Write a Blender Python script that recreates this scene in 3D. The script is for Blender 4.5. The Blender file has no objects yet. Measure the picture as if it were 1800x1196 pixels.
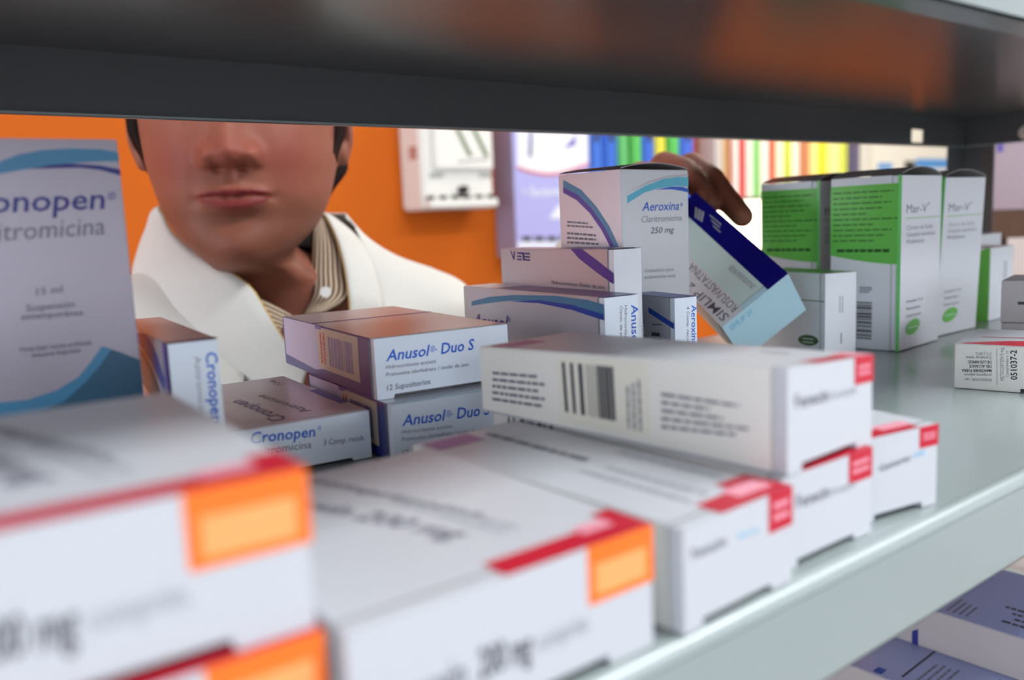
import bpy, bmesh, math, random
import numpy as np
from mathutils import Vector, Matrix
random.seed(7)
S = bpy.context.scene
COL = S.collection
# ------------------------------------------------------------------ camera frame
CAM = np.array([0, 0, .09848]); FPX = 1501.48
RR = np.array([.7922, -.60868, -.04392]); UU = np.array([.11823, .08248, .98955]); FF = np.array([.5987, .78912, -.13731])
FF = FF/np.linalg.norm(FF); RR = RR-FF*(RR@FF); RR = RR/np.linalg.norm(RR); UU = np.cross(RR, FF)
def at(px, py, Z):                      # point seen at a pixel, Z metres along the view axis
    return CAM + Z*(FF + RR*(px-900)/FPX - UU*(py-598)/FPX)
def proj(X):
    d = np.asarray(X, float)-CAM; z = d@FF
    return np.array([900+FPX*(d@RR)/z, 598-FPX*(d@UU)/z])
def ray(px, py): return FF + RR*(px-900)/FPX - UU*(py-598)/FPX
def on_y(px, py, Y): d = ray(px, py); return CAM + d*(Y/d[1])
def on_z(px, py, z): d = ray(px, py); return CAM + d*((z-CAM[2])/d[2])
def srgb(r, g, b):
    f = lambda c: c/12.92 if c <= .04045 else ((c+.055)/1.055)**2.4
    return (f(r/255), f(g/255), f(b/255), 1)

# ------------------------------------------------------------------ materials
MATS = {}
def mat(name, col, rough=.5, metal=0, spec=.5, coat=0, emit=0, noise=0, nscale=60, bump=0, bscale=300, emcol=None):
    if name in MATS: return MATS[name]
    m = bpy.data.materials.new(name); m.use_nodes = True
    nt = m.node_tree; b = nt.nodes['Principled BSDF']
    b.inputs['Base Color'].default_value = col
    b.inputs['Roughness'].default_value = rough; b.inputs['Metallic'].default_value = metal
    b.inputs['Specular IOR Level'].default_value = spec
    b.inputs['Coat Weight'].default_value = coat; b.inputs['Coat Roughness'].default_value = .12
    if emit:
        b.inputs['Emission Color'].default_value = emcol or col; b.inputs['Emission Strength'].default_value = emit
    tc = nt.nodes.new('ShaderNodeTexCoord')
    if noise:
        n = nt.nodes.new('ShaderNodeTexNoise'); n.inputs['Scale'].default_value = nscale; n.inputs['Detail'].default_value = 4
        nt.links.new(tc.outputs['Object'], n.inputs['Vector'])
        mx = nt.nodes.new('ShaderNodeMix'); mx.data_type = 'RGBA'; mx.blend_type = 'MULTIPLY'; mx.inputs['Factor'].default_value = noise
        mx.inputs[6].default_value = col; nt.links.new(n.outputs['Fac'], mx.inputs[7]); nt.links.new(mx.outputs[2], b.inputs['Base Color'])
    if bump:
        n2 = nt.nodes.new('ShaderNodeTexNoise'); n2.inputs['Scale'].default_value = bscale
        nt.links.new(tc.outputs['Object'], n2.inputs['Vector'])
        bp = nt.nodes.new('ShaderNodeBump'); bp.inputs['Strength'].default_value = bump; bp.inputs['Distance'].default_value = .001
        nt.links.new(n2.outputs['Fac'], bp.inputs['Height']); nt.links.new(bp.outputs['Normal'], b.inputs['Normal'])
    MATS[name] = m
    return m
M_white = mat('white_carton', (.51, .52, .55, 1), .38, spec=.4, bump=.05)
M_bright = mat('bright_white_carton', (.84, .86, .90, 1), .35, spec=.4, bump=.05)
M_cream = mat('cream_carton', (.70, .69, .64, 1), .45, spec=.4, bump=.05)
M_silver = mat('pearl_silver_carton', (.55, .56, .62, 1), .28, metal=.36, bump=.04)
M_pearl = mat('pearl_white_carton', (.80, .87, .96, 1), .3, metal=.06, bump=.04)
M_greycard = mat('grey_carton', (.40, .37, .37, 1), .45)
M_inside = mat('carton_inside', (.22, .21, .20, 1), .7)
M_blue = mat('print_blue', srgb(28, 70, 165), .32)
M_txtblue = mat('print_text_blue', srgb(34, 98, 208), .35)
M_navy = mat('print_navy', srgb(38, 42, 120), .3)
M_violet = mat('print_violet', srgb(82, 62, 150), .3)
M_cyan = mat('print_cyan', srgb(95, 190, 215), .3)
M_teal = mat('print_teal', srgb(70, 130, 165), .3)
M_dteal = mat('print_dark_teal', srgb(48, 88, 112), .3)
M_grey = mat('print_grey', srgb(105, 105, 118), .5)
M_lgrey = mat('print_light_grey', srgb(165, 168, 175), .5)
M_black = mat('print_black', srgb(38, 36, 46), .5)
M_lav = mat('print_lavender', srgb(176, 170, 196), .35)
M_beige = mat('print_beige', srgb(190, 178, 160), .4)
M_red = mat('print_crimson', srgb(188, 22, 48), .35)
M_pink = mat('print_pink', srgb(225, 150, 165), .4)
M_orange = mat('print_orange', srgb(240, 112, 30), .4)
M_orange2 = mat('print_light_orange', srgb(244, 160, 95), .4)
M_purple = mat('print_purple', srgb(140, 95, 150), .4)
M_green = mat('print_green', srgb(112, 204, 88), .35)
M_dgreen = mat('print_dark_green', srgb(40, 92, 38), .4)
M_lgreen = mat('print_bright_green', srgb(120, 225, 120), .35)
M_mint = mat('print_mint', srgb(218, 240, 233), .35)
M_ice = mat('print_ice_blue', srgb(200, 236, 248), .3)
M_sky = mat('print_sky', srgb(110, 190, 230), .4)
M_indigo = mat('print_indigo', srgb(16, 12, 120), .3)
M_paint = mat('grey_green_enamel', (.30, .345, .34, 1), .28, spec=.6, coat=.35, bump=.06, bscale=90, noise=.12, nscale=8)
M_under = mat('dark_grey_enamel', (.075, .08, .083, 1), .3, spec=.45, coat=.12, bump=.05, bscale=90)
M_zinc = mat('zinc_bolt', (.85, .83, .76, 1), .25, metal=.9)
M_wallo = mat('orange_wall_paint', srgb(200, 96, 16), .7, spec=.2, bump=.12, bscale=200)
M_wallw = mat('grey_wall_paint', (.64, .65, .67, 1), .7)
M_floor = mat('grey_floor_tiles', (.40, .39, .37, 1), .35, noise=.3, nscale=12)
M_ceil = mat('white_ceiling', (.8, .8, .8, 1), .8)
M_coat = mat('white_cotton_coat', (.62, .61, .565, 1), .85, spec=.15, bump=.35, bscale=900)
M_hem = mat('yellowed_seam', srgb(196, 160, 96), .8)
M_hair = mat('dark_brown_hair', srgb(30, 13, 9), .7, spec=.15, noise=.5, nscale=200)
M_dark = mat('dark_sweater', srgb(40, 24, 26), .9, bump=.3)
M_trous = mat('dark_trousers', srgb(40, 44, 58), .9)
M_shoe = mat('black_shoes', srgb(20, 18, 18), .4)
M_plastic = mat('white_plastic', (.78, .77, .72, 1), .35)
M_eye = mat('eye_white', (.75, .73, .7, 1), .2)
M_iris = mat('eye_brown', srgb(60, 36, 22), .2)
M_wood = mat('brown_wood_board', srgb(92, 56, 28), .5, noise=.4, nscale=20)
def striped():
    m = mat('striped_shirt_cloth', srgb(190, 170, 145), .9, spec=.1)
    nt = m.node_tree; b = nt.nodes['Principled BSDF']
    uv = nt.nodes.new('ShaderNodeUVMap'); w = nt.nodes.new('ShaderNodeTexWave'); w.inputs['Scale'].default_value = 6.5; w.bands_direction = 'X'
    r = nt.nodes.new('ShaderNodeValToRGB'); r.color_ramp.elements[0].position = .35; r.color_ramp.elements[1].position = .6
    r.color_ramp.elements[0].color = srgb(96, 74, 64); r.color_ramp.elements[1].color = srgb(206, 186, 160)
    nt.links.new(uv.outputs['UV'], w.inputs['Vector']); nt.links.new(w.outputs['Fac'], r.inputs['Fac']); nt.links.new(r.outputs['Color'], b.inputs['Base Color'])
    return m
M_shirt = striped()
def skin_mat():
    m = mat('skin', srgb(205, 140, 115), .55, spec=.25)
    nt = m.node_tree; b = nt.nodes['Principled BSDF']
    a = nt.nodes.new('ShaderNodeAttribute'); a.attribute_name = 'tint'
    n = nt.nodes.new('ShaderNodeTexNoise'); n.inputs['Scale'].default_value = 90; n.inputs['Detail'].default_value = 5
    tc = nt.nodes.new('ShaderNodeTexCoord'); nt.links.new(tc.outputs['Object'], n.inputs['Vector'])
    r = nt.nodes.new('ShaderNodeValToRGB'); r.color_ramp.elements[0].color = (.86, .80, .78, 1); r.color_ramp.elements[1].color = (1.08, 1.06, 1.05, 1)
    nt.links.new(n.outputs['Fac'], r.inputs['Fac'])
    mx = nt.nodes.new('ShaderNodeMix'); mx.data_type = 'RGBA'; mx.blend_type = 'MULTIPLY'; mx.inputs['Factor'].default_value = 1
    nt.links.new(a.outputs['Color'], mx.inputs[6]); nt.links.new(r.outputs['Color'], mx.inputs[7]); nt.links.new(mx.outputs[2], b.inputs['Base Color'])
    b.inputs['Subsurface Weight'].default_value = .12; b.inputs['Subsurface Radius'].default_value = (.008, .003, .002); b.inputs['Subsurface Scale'].default_value = .6
    return m
M_skin = skin_mat()

# ------------------------------------------------------------------ object helpers
def link(name, me, parent=None, loc=None):
    o = bpy.data.objects.new(name, me); COL.objects.link(o)
    if parent is not None: o.parent = parent
    if loc is not None: o.location = loc
    return o
def tag(o, label, cat, group=None, kind=None):
    o['label'] = label; o['category'] = cat
    if group: o['group'] = group
    if kind: o['kind'] = kind
    return o
class MB:
    """collects polygons into one mesh"""
    def __init__(s): s.v = []; s.f = []; s.m = []; s.mats = []; s.smooth = []
    def mi(s, m):
        if m not in s.mats: s.mats.append(m)
        return s.mats.index(m)
    def add(s, vs, fs, m, smooth=False):
        o = len(s.v); s.v += [tuple(map(float, v)) for v in vs]; k = s.mi(m)
        for f in fs: s.f.append([o+i for i in f]); s.m.append(k); s.smooth.append(smooth)
    def box(s, a, b, m, ch=0, M=None):
        bm = bmesh.new(); bmesh.ops.create_cube(bm, size=1)
        a = np.array(a, float); b = np.array(b, float)
        for v in bm.verts: v.co = Vector(((a+b)/2 + np.array(v.co)*(b-a)))
        if ch: bmesh.ops.bevel(bm, geom=bm.edges[:], offset=ch, segments=2, affect='EDGES', clamp_overlap=True)
        s.bm(bm, m, M)
    def bm(s, bm, m, M=None, smooth=False):
        bm.verts.index_update()
        vs = [(M @ v.co) if M else v.co.copy() for v in bm.verts]
        s.add([tuple(v) for v in vs], [[v.index for v in f.verts] for f in bm.faces], m, smooth); bm.free()
    def cyl(s, p, q, r, m, seg=20, r2=None):
        p = Vector(p); q = Vector(q); d = q-p
        bm = bmesh.new(); bmesh.ops.create_cone(bm, cap_ends=True, segments=seg, radius1=r, radius2=r if r2 is None else r2, depth=d.length)
        s.bm(bm, m, Matrix.Translation((p+q)/2) @ d.to_track_quat('Z', 'Y').to_matrix().to_4x4())
    def mesh(s, name):
        me = bpy.data.meshes.new(name); me.from_pydata(s.v, [], s.f); me.update()
        for m in s.mats: me.materials.append(m)
        me.polygons.foreach_set('material_index', s.m); me.polygons.foreach_set('use_smooth', s.smooth)
        return me
    def build(s, name, parent=None): return link(name, s.mesh(name), parent)
_tc = {}
def text2d(t, off=0.0):
    k = (t, off)
    if k in _tc: return _tc[k]
    c = bpy.data.curves.new('txt', 'FONT'); c.body = t; c.resolution_u = 2; c.offset = off
    o = bpy.data.objects.new('txt', c); COL.objects.link(o)
    me = bpy.data.meshes.new_from_object(o.evaluated_get(bpy.context.evaluated_depsgraph_get()))
    V = np.array([v.co[:2] for v in me.vertices]) if len(me.vertices) else np.zeros((0, 2)); Fc = [list(p.vertices) for p in me.polygons]
    bpy.data.objects.remove(o); bpy.data.curves.remove(c); bpy.data.meshes.remove(me)
    _tc[k] = (V, Fc); return _tc[k]
CAPH = text2d('H')[0][:, 1].max()

# ------------------------------------------------------------------ cartons
FACES = {'F': ('LFb', 'RFb', 'RFt', 'LFt'), 'L': ('LBb', 'LFb', 'LFt', 'LBt'), 'R': ('RFb', 'RBb', 'RBt', 'RFt'),
         'T': ('LFt', 'RFt', 'RBt', 'LBt'), 'B': ('RBb', 'LBb', 'LBt', 'RBt'), 'D': ('LBb', 'RBb', 'RFb', 'LFb')}
def corners(x, y, z0, r, w, d, h):
    c = {}
    for L in 'LR':
        for B in 'FB':
            for t in 'bt':
                a = w if L == 'R' else 0; b = d if B == 'B' else 0
                c[L+B+t] = np.array([x+a*math.cos(r)-b*math.sin(r), y+a*math.sin(r)+b*math.cos(r), z0+.0003+(h if t == 't' else 0)])
    return c
class Carton:
    def __init__(s, c, base, faces=None, flap=None, notch=(.16, .80, .0022), fd=.004):
        s.c = c; s.prints = {}; s.base = base; s.faces = faces or {}; s.flap = flap; s.notch = notch; s.fd = fd; s.layer = {}
        s.o0 = sum(c.values())/8; s.o0 = np.array([s.o0[0], s.o0[1], min(v[2] for v in c.values())])
    def P(s, f, u, v):
        a, b, c, d = [s.c[k] for k in FACES[f]]
        return a*(1-u)*(1-v)+b*u*(1-v)+c*u*v+d*(1-u)*v
    def dims(s, f):
        a, b, c, d = [s.c[k] for k in FACES[f]]
        return (np.linalg.norm(b-a)+np.linalg.norm(c-d))/2, (np.linalg.norm(d-a)+np.linalg.norm(c-b))/2
    def N(s, f):
        a, b, c, d = [s.c[k] for k in FACES[f]]; n = np.cross(c-a, d-b); return n/np.linalg.norm(n)
    def uv(s, f, px, py):
        p = np.array([.5, .5]); q = np.array([px, py], float)
        for _ in range(25):
            r = proj(s.P(f, *p))-q; e = 1e-4
            J = np.stack([(proj(s.P(f, p[0]+e, p[1]))-q-r)/e, (proj(s.P(f, p[0], p[1]+e))-q-r)/e], 1)
            p = p-np.clip(np.linalg.solve(J, r), -.4, .4)
        return p
    def put(s, f, uvs, fcs, m, clip=True):
        s.layer[f] = s.layer.get(f, 0)+1; off = 6e-5+2.2e-5*s.layer[f]
        s.prints.setdefault(f, []).append((np.array(uvs, float), fcs, m, off))
    def poly(s, f, pts, m, px=True):
        """a printed shape, cut off at the edges of its panel"""
        uvs = [tuple(s.uv(f, *p)) for p in pts] if px else [tuple(p) for p in pts]
        for ax, lim, sg in ((0, 0, 1), (0, 1, -1), (1, 0, 1), (1, 1, -1)):
            out = []
            for i in range(len(uvs)):
                a, b = uvs[i-1], uvs[i]; da = sg*(a[ax]-lim); db = sg*(b[ax]-lim)
                if (da >= 0) != (db >= 0):
                    t = da/(da-db); out.append((a[0]+t*(b[0]-a[0]), a[1]+t*(b[1]-a[1])))
                if db >= 0: out.append(b)
            uvs = out
            if len(uvs) < 3: return
        bm = bmesh.new(); vs = [bm.verts.new((a, b, 0)) for a, b in uvs]
        try: fc = bm.faces.new(vs)
        except Exception: bm.free(); return
        bmesh.ops.triangulate(bm, faces=[fc], ngon_method='EAR_CLIP'); bm.verts.index_update()
        V = [v.co[:2] for v in bm.verts]; F = []
        for f_ in bm.faces:
            i = [v.index for v in f_.verts]
            if f_.normal.z < 0: i.reverse()
            F.append(i)
        bm.free(); s.put(f, V, F, m)
    def rect(s, f, u0, v0, u1, v1, m): s.put(f, [(u0, v0), (u1, v0), (u1, v1), (u0, v1)], [[0, 1, 2, 3]], m)
    def text(s, f, t, p0, p1, pt, m, bold=0.0, px=True):
        """lettering: baseline from p0 to p1, capital height reaching pt above p0"""
        a, b, c = [np.array(s.uv(f, *p)) if px else np.array(p, float) for p in (p0, p1, pt)]
        V, F = text2d(t, bold)
        if not len(V): return
        x0, x1 = V[:, 0].min(), V[:, 0].max(); W, H = s.dims(f); sc = np.array([W, H])
        bx = (b-a); up = (c-a)
        q = a+np.outer((V[:, 0]-x0)/(x1-x0), bx)+np.outer(V[:, 1]/CAPH, up)
        q = np.clip(q, -.001, 1.001)
        e1, e2 = bx*sc, up*sc
        if e1[0]*e2[1]-e1[1]*e2[0] < 0: F = [list(reversed(k)) for k in F]
        s.put(f, q, F, m)
    def lines(s, f, quad, n, m, rows=None, px=True, fill=.5, jag=.25, seed=1, horiz=True):
        """fine print too small to read: broken rows inside a quad (bottom-left, bottom-right, top-right, top-left)"""
        rnd = random.Random(seed); q = [np.array(s.uv(f, *p)) if px else np.array(p, float) for p in quad]
        def Q(a, b): return q[0]*(1-a)*(1-b)+q[1]*a*(1-b)+q[2]*a*b+q[3]*(1-a)*b
        V = []; F = []
        for k in range(n):
            v0 = 1-(k+1)/n+(1-fill)/n/2; v1 = v0+fill/n; x = 0; end = 1-rnd.random()*jag
            while x < end:
                w = rnd.uniform(.06, .17); x1 = min(x+w, end)
                o = len(V); V += [Q(x, v0), Q(x1, v0), Q(x1, v1), Q(x, v1)]; F.append([o, o+1, o+2, o+3]); x = x1+.022
        s.put(f, V, F, m)
    def bars(s, f, quad, m, n=22, seed=3, vertical=True, widths=None):
        rnd = random.Random(seed); q = [np.array(s.uv(f, *p)) for p in quad]
        def Q(a, b): return q[0]*(1-a)*(1-b)+q[1]*a*(1-b)+q[2]*a*b+q[3]*(1-a)*b
        V = []; F = []; w = widths or [rnd.choice((1, 1, 2, 3)) for _ in range(2*n)]; T = sum(w); x = 0
        for i, k in enumerate(w):
            if i % 2 == 0:
                o = len(V); a, b = x/T, (x+k)/T
                V += [Q(a, 0), Q(b, 0), Q(b, 1), Q(a, 1)] if vertical else [Q(0, a), Q(1, a), Q(1, b), Q(0, b)]; F.append([o, o+1, o+2, o+3])
            x += k
        s.put(f, V, F, m)
    def oval(s, f, c, rx, ry, m, tilt=0):
        s.poly(f, [(c[0]+rx*math.cos(t)*math.cos(tilt)-ry*math.sin(t)*math.sin(tilt), c[1]+rx*math.cos(t)*math.sin(tilt)+ry*math.sin(t)*math.cos(tilt)) for t in np.linspace(0, 2*math.pi, 28, endpoint=False)], m)
    def emit_prints(s, mb, f, lift=0):
        n = s.N(f)
        for uvs, fcs, m, off in s.prints.get(f, []):
            mb.add([s.P(f, u, v)+n*(off+lift)-s.o0 for u, v in uvs], fcs, m)
    def build(s, name, label, cat='box', group=None, topflap=0, topmat=None, flapname='end_flap'):
        mb = MB(); c = s.c; ft = s.flap
        # body: a closed hexahedron with softened edges; its front is set back behind the tuck flap
        names = list(c); bm = bmesh.new()
        pos = {k: v.copy() for k, v in c.items()}
        if ft:
            for L in 'LR':
                for t in 'bt':
                    d = c[L+'B'+t]-c[L+'F'+t]; pos[L+'F'+t] = c[L+'F'+t]+d/np.linalg.norm(d)*s.fd
        vs = {k: bm.verts.new(tuple(pos[k]-s.o0)) for k in names}
        fl = {}
        for f, ks in FACES.items(): fl[f] = bm.faces.new([vs[k] for k in ks])
        keep = [s.faces.get(f, s.base) for f in fl]
        if ft: keep[list(fl).index('F')] = M_inside
        bmesh.ops.recalc_face_normals(bm, faces=bm.faces[:])
        bmesh.ops.bevel(bm, geom=bm.edges[:], offset=.0005, segments=2, affect='EDGES', clamp_overlap=True)
        bm.verts.index_update(); o = len(mb.v); mb.v += [tuple(v.co) for v in bm.verts]
        cen = Vector(tuple(sum(c.values())/8-s.o0))
        nm = {f: s.N(f) for f in FACES}
        for f in bm.faces:
            n = np.array(f.normal); k = max(FACES, key=lambda q: nm[q]@n)
            m = keep[list(FACES).index(k)]
            mb.f.append([o+v.index for v in f.verts]); mb.m.append(mb.mi(m)); mb.smooth.append(False)
        bm.free()
        for f in FACES:
            if not (ft and f == 'F'): s.emit_prints(mb, f)
        ob = mb.build(name); ob.location = tuple(s.o0); tag(ob, label, cat, group)
        if ft:
            fb = MB(); W, H = s.dims('F'); u0, u1, g = s.notch; g = g/H; n = s.N('F'); e = .0006/W
            out = [(e, .004), (u0, .004), (u0+.01, g), (u1-.01, g), (u1, .004), (1-e, .004), (1-e, .996), (e, .996)] if g > 0 else [(e, .004), (1-e, .004), (1-e, .996), (e, .996)]
            k = len(out); fr = [s.P('F', u, v)-s.o0 for u, v in out]; bk = [p-n*s.fd*.97 for p in fr]
            m = s.faces.get('F', s.base)
            fb.add(fr+bk, [list(range(k)), list(range(2*k-1, k-1, -1))]+[[(i+1) % k, i, k+i, k+(i+1) % k] for i in range(k)], m)
            s.emit_prints(fb, 'F'); fb.build(flapname, ob)
        if topflap:
            tb = MB(); N = 10; nn = s.N('T'); fr = []
            for i in range(N+1):
                u = i/N; hgt = topflap*4*u*(1-u)
                for j in (0, .98): fr.append(s.P('T', u, j)+nn*(hgt+.0004)-s.o0)
            th = nn*.0005
            fs = []
            for i in range(N): a = 2*i; fs.append([a, a+2, a+3, a+1])
            k = len(fr); V = fr+[p+th for p in fr]
            F2 = [list(reversed(f)) for f in fs]+[[x+k for x in f] for f in fs]
            for i in range(N):
                a = 2*i; F2.append([a, a+2, a+2+k, a+k][::-1] and [a, a+2, a+2+k, a+k]); F2.append([a+3, a+1, a+1+k, a+3+k])
            tb.add(V, F2, topmat or M_greycard); tb.build('top_flap', ob)
        return ob

# ================================================================== SHELVING UNIT
XL, XR, YF, YB, HT, LT = -.25, .96, .1262, .4472, .1864, .0317
su = bpy.data.objects.new('shelving_unit', None); COL.objects.link(su); su.location = (XL, YF, -1.38)
tag(su, 'grey-green enamelled metal shelving unit holding the medicine boxes', 'shelves')
O = np.array([XL, YF, -1.38])
HX0, HX1 = on_y(1600, 238, YB)[0], on_y(1621, 238, YB)[0]; HZ0, HZ1 = on_y(1610, 251, YB)[2], on_y(1610, 228, YB)[2]
def back(z, bx):
    t = .0012; a, b = HZ0-HT-.0012+z, HZ1-HT-.0012+z      # bolt hole punched near the right end
    bx((XL, YB-t, z-LT), (HX0, YB, z)); bx((HX1, YB-t, z-LT), (XR, YB, z)); bx((HX0, YB-t, z-LT), (HX1, YB, a), 0); bx((HX0, YB-t, b), (HX1, YB, z), 0)
def shelf(z):
    mb = MB(); t = .0012; r = .012
    def bx(a, b, ch=.0004): mb.box(np.array(a)-O, np.array(b)-O, M_paint, ch)
    q = .004
    bx((XL, YF+q, z-t), (XR, YB, z))
    bx((XL, YF, z-LT), (XR, YF+t, z-q), .0004)
    N = 14; A = [(math.pi/2*i/N) for i in range(N+1)]; V = [(x-O[0], YF+q-r_*math.cos(a)-O[1], z-q+r_*math.sin(a)-O[2]) for x in (XL, XR) for r_ in (q, q-t) for a in A]; n1_ = N+1
    mb.add(V, [[i, 2*n1_+i, 2*n1_+i+1, i+1] for i in range(N)]+[[n1_+i+1, 3*n1_+i+1, 3*n1_+i, n1_+i] for i in range(N)], M_paint, True)
    back(z, bx)
    bx((XL, YF, z-LT), (XL+t, YB, z), .0005); bx((XR-t, YF, z-LT), (XR, YB, z), .0005)
    bx((XL, YF, z-LT), (XR, YF+r, z-LT+t)); bx((XL, YB-.004, z-LT), (XR, YB, z-LT+t))     # return folds
    bx((XR-.004, YF, z-LT), (XR, YB, z-LT+t)); bx((XL, YF, z-LT), (XL+.004, YB, z-LT+t))
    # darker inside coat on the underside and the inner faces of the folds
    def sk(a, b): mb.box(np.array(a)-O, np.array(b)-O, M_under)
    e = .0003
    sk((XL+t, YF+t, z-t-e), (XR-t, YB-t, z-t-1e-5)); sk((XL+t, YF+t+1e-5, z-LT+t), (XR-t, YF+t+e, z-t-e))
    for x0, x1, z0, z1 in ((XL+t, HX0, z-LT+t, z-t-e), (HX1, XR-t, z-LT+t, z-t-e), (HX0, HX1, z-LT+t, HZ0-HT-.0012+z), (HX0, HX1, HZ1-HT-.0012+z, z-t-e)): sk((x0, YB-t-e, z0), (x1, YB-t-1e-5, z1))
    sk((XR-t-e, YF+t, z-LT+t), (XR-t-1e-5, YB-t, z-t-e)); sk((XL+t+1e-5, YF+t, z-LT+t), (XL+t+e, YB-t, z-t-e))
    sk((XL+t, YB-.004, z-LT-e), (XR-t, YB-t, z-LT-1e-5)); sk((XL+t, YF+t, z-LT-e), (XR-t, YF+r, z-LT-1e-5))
    return mb.build('shelf', su)
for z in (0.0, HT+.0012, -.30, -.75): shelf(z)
def post(x, y, sx, sy):
    mb = MB(); w = .034; t = .002
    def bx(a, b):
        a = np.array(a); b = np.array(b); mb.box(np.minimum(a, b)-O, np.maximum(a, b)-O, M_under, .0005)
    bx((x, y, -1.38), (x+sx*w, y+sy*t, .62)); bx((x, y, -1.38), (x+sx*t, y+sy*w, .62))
    p = mb.build('post', su)
    return p
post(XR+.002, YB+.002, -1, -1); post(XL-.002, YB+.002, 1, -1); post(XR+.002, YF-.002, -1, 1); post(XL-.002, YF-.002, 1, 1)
def bolt(p, n):
    mb = MB(); p = np.array(p)-O; n = np.array(n, float)
    mb.cyl(p, p+n*.003, .0052, M_zinc, 6); mb.cyl(p+n*.003, p+n*.006, .003, M_zinc, 12); mb.cyl(p-n*.0002, p+n*.0008, .007, M_zinc, 20)
    mb.build('bolt', su)
d = ray(1803, 233); tt = (XR-.0012)/d[0]; bolt(CAM+d*tt, (-1, 0, 0))

# ================================================================== CARTONS ON THE SHELF
CR = 'silver and white antibiotic cartons'
# --- A: tall Cronopen
a = Carton(corners(.00355-.022, .335+.0024, 0, -.11, .097, .035, .13285), mat('mauve_silver_carton', (.40, .36, .415, 1), .36, metal=.3, bump=.04))
a.poly('F', [(-60, 312), (0, 284), (33, 271.5), (75, 264), (125, 261), (176, 262.7), (213, 269), (230, 272), (230, 286), (216, 284), (176, 284), (125, 287), (75, 294), (38, 299), (0, 306), (-60, 335)], M_teal)
a.poly('F', [(52, 297), (90, 290), (125, 287.5), (176, 291), (216, 299), (230, 303), (230, 314), (216, 310), (176, 299), (140, 295), (75, 296.6)], M_navy)
a.poly('F', [(-60, 722), (0, 708), (50, 703), (100, 686), (138, 663), (160, 636), (179, 609), (210, 619), (241, 631), (262, 640), (280, 1000), (-60, 1000)], M_dteal)
a.poly('F', [(-60, 722), (0, 708), (50, 703), (100, 686), (138, 663), (160, 636), (179, 609), (196, 614), (176, 642), (150, 672), (112, 706), (60, 728), (0, 738), (-60, 752)], M_teal)
a.text('F', 'Cronopen', (-98, 377), (183, 367), (-95, 338), M_navy, .012)
a.text('F', '®', (188, 352), (204, 351), (188.5, 339), M_navy)
a.text('F', 'Azitromicina', (-62, 428), (184, 412), (-60, 395), M_grey, -.002)
a.text('F', '15 ml', (64, 519), (110, 514), (64, 507), M_grey, .01)
a.text('F', 'Suspensión', (46, 548), (131, 540), (46, 536), M_grey, .01)
a.text('F', 'extemporánea', (37, 562.5), (146, 554), (37, 551.5), M_grey, .01)
a.text('F', 'Venta bajo receta archivada', (34, 619), (161, 606), (34, 610.5), M_grey, .01)
a.text('F', 'Industria Argentina', (57, 629), (141, 619), (57, 621), M_grey, .01)
a.build('medicine_box', 'tall silver Cronopen suspension box with blue wave, standing at far left', 'box', CR)
# --- B: narrow Cronopen on edge
b = Carton(corners(.08153, .305, 0, -.09329, .01792, .10995, .06164), M_silver, {'F': M_pearl}, flap=1, notch=(.2, .8, 0))
b.rect('T', 0, 0, 1, .05, M_navy); b.rect('L', .94, 0, 1, 1, M_violet)
b.poly('L', [(241, 585), (258, 590), (275, 622), (290, 668), (290, 690), (268, 640), (241, 600)], M_blue)
b.poly('L', [(241, 604), (262, 640), (282, 690), (284, 720), (262, 690), (241, 660)], M_dteal)
b.text('F', 'Cronopen', (361, 620), (371.8, 744), (381, 618.5), M_txtblue, .015)
b.text('F', 'Azitromicina', (341.5, 627), (350.5, 738), (352.5, 626), M_lgrey, 0)
b.build('medicine_box', 'narrow Cronopen box standing on edge right of the tall one, lettering running down', 'box', CR)
# --- C: Cronopen lying
c = Carton(corners(.1043, .3293, 0, -.08172, .0637, .11608, .0207), M_silver, {'F': M_pearl}, flap=1, notch=(.1, .86, .0016))
c.text('F', 'Cronopen', (440, 780), (553.5, 767.5), (441.5, 761), M_txtblue, .015); c.text('F', '®', (558, 757), (565, 756), (558, 750), M_txtblue)
c.text('F', 'Azitromicina', (441, 801), (547, 787.5), (441.5, 788), M_grey)
c.text('F', '3 Comp. recub.', (568.6, 783.3), (641, 773.6), (569, 773.5), M_grey, .005)
c.text('T', 'Cronopen', (507, 736), (424, 703), (481, 742), M_navy, .012)
c.text('T', 'Azitromicina', (548, 722), (462, 694), (532, 726), M_grey)
c.text('T', '3 Comp.', (500, 676), (478, 668), (488, 679), M_grey)
c.rect('T', .93, 0.2, 1, .55, M_blue)  # blue reflection of the neighbouring box, painted onto the top
c.build('medicine_box', 'Cronopen box lying flat beside the stacked suppository boxes', 'box', CR)
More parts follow.
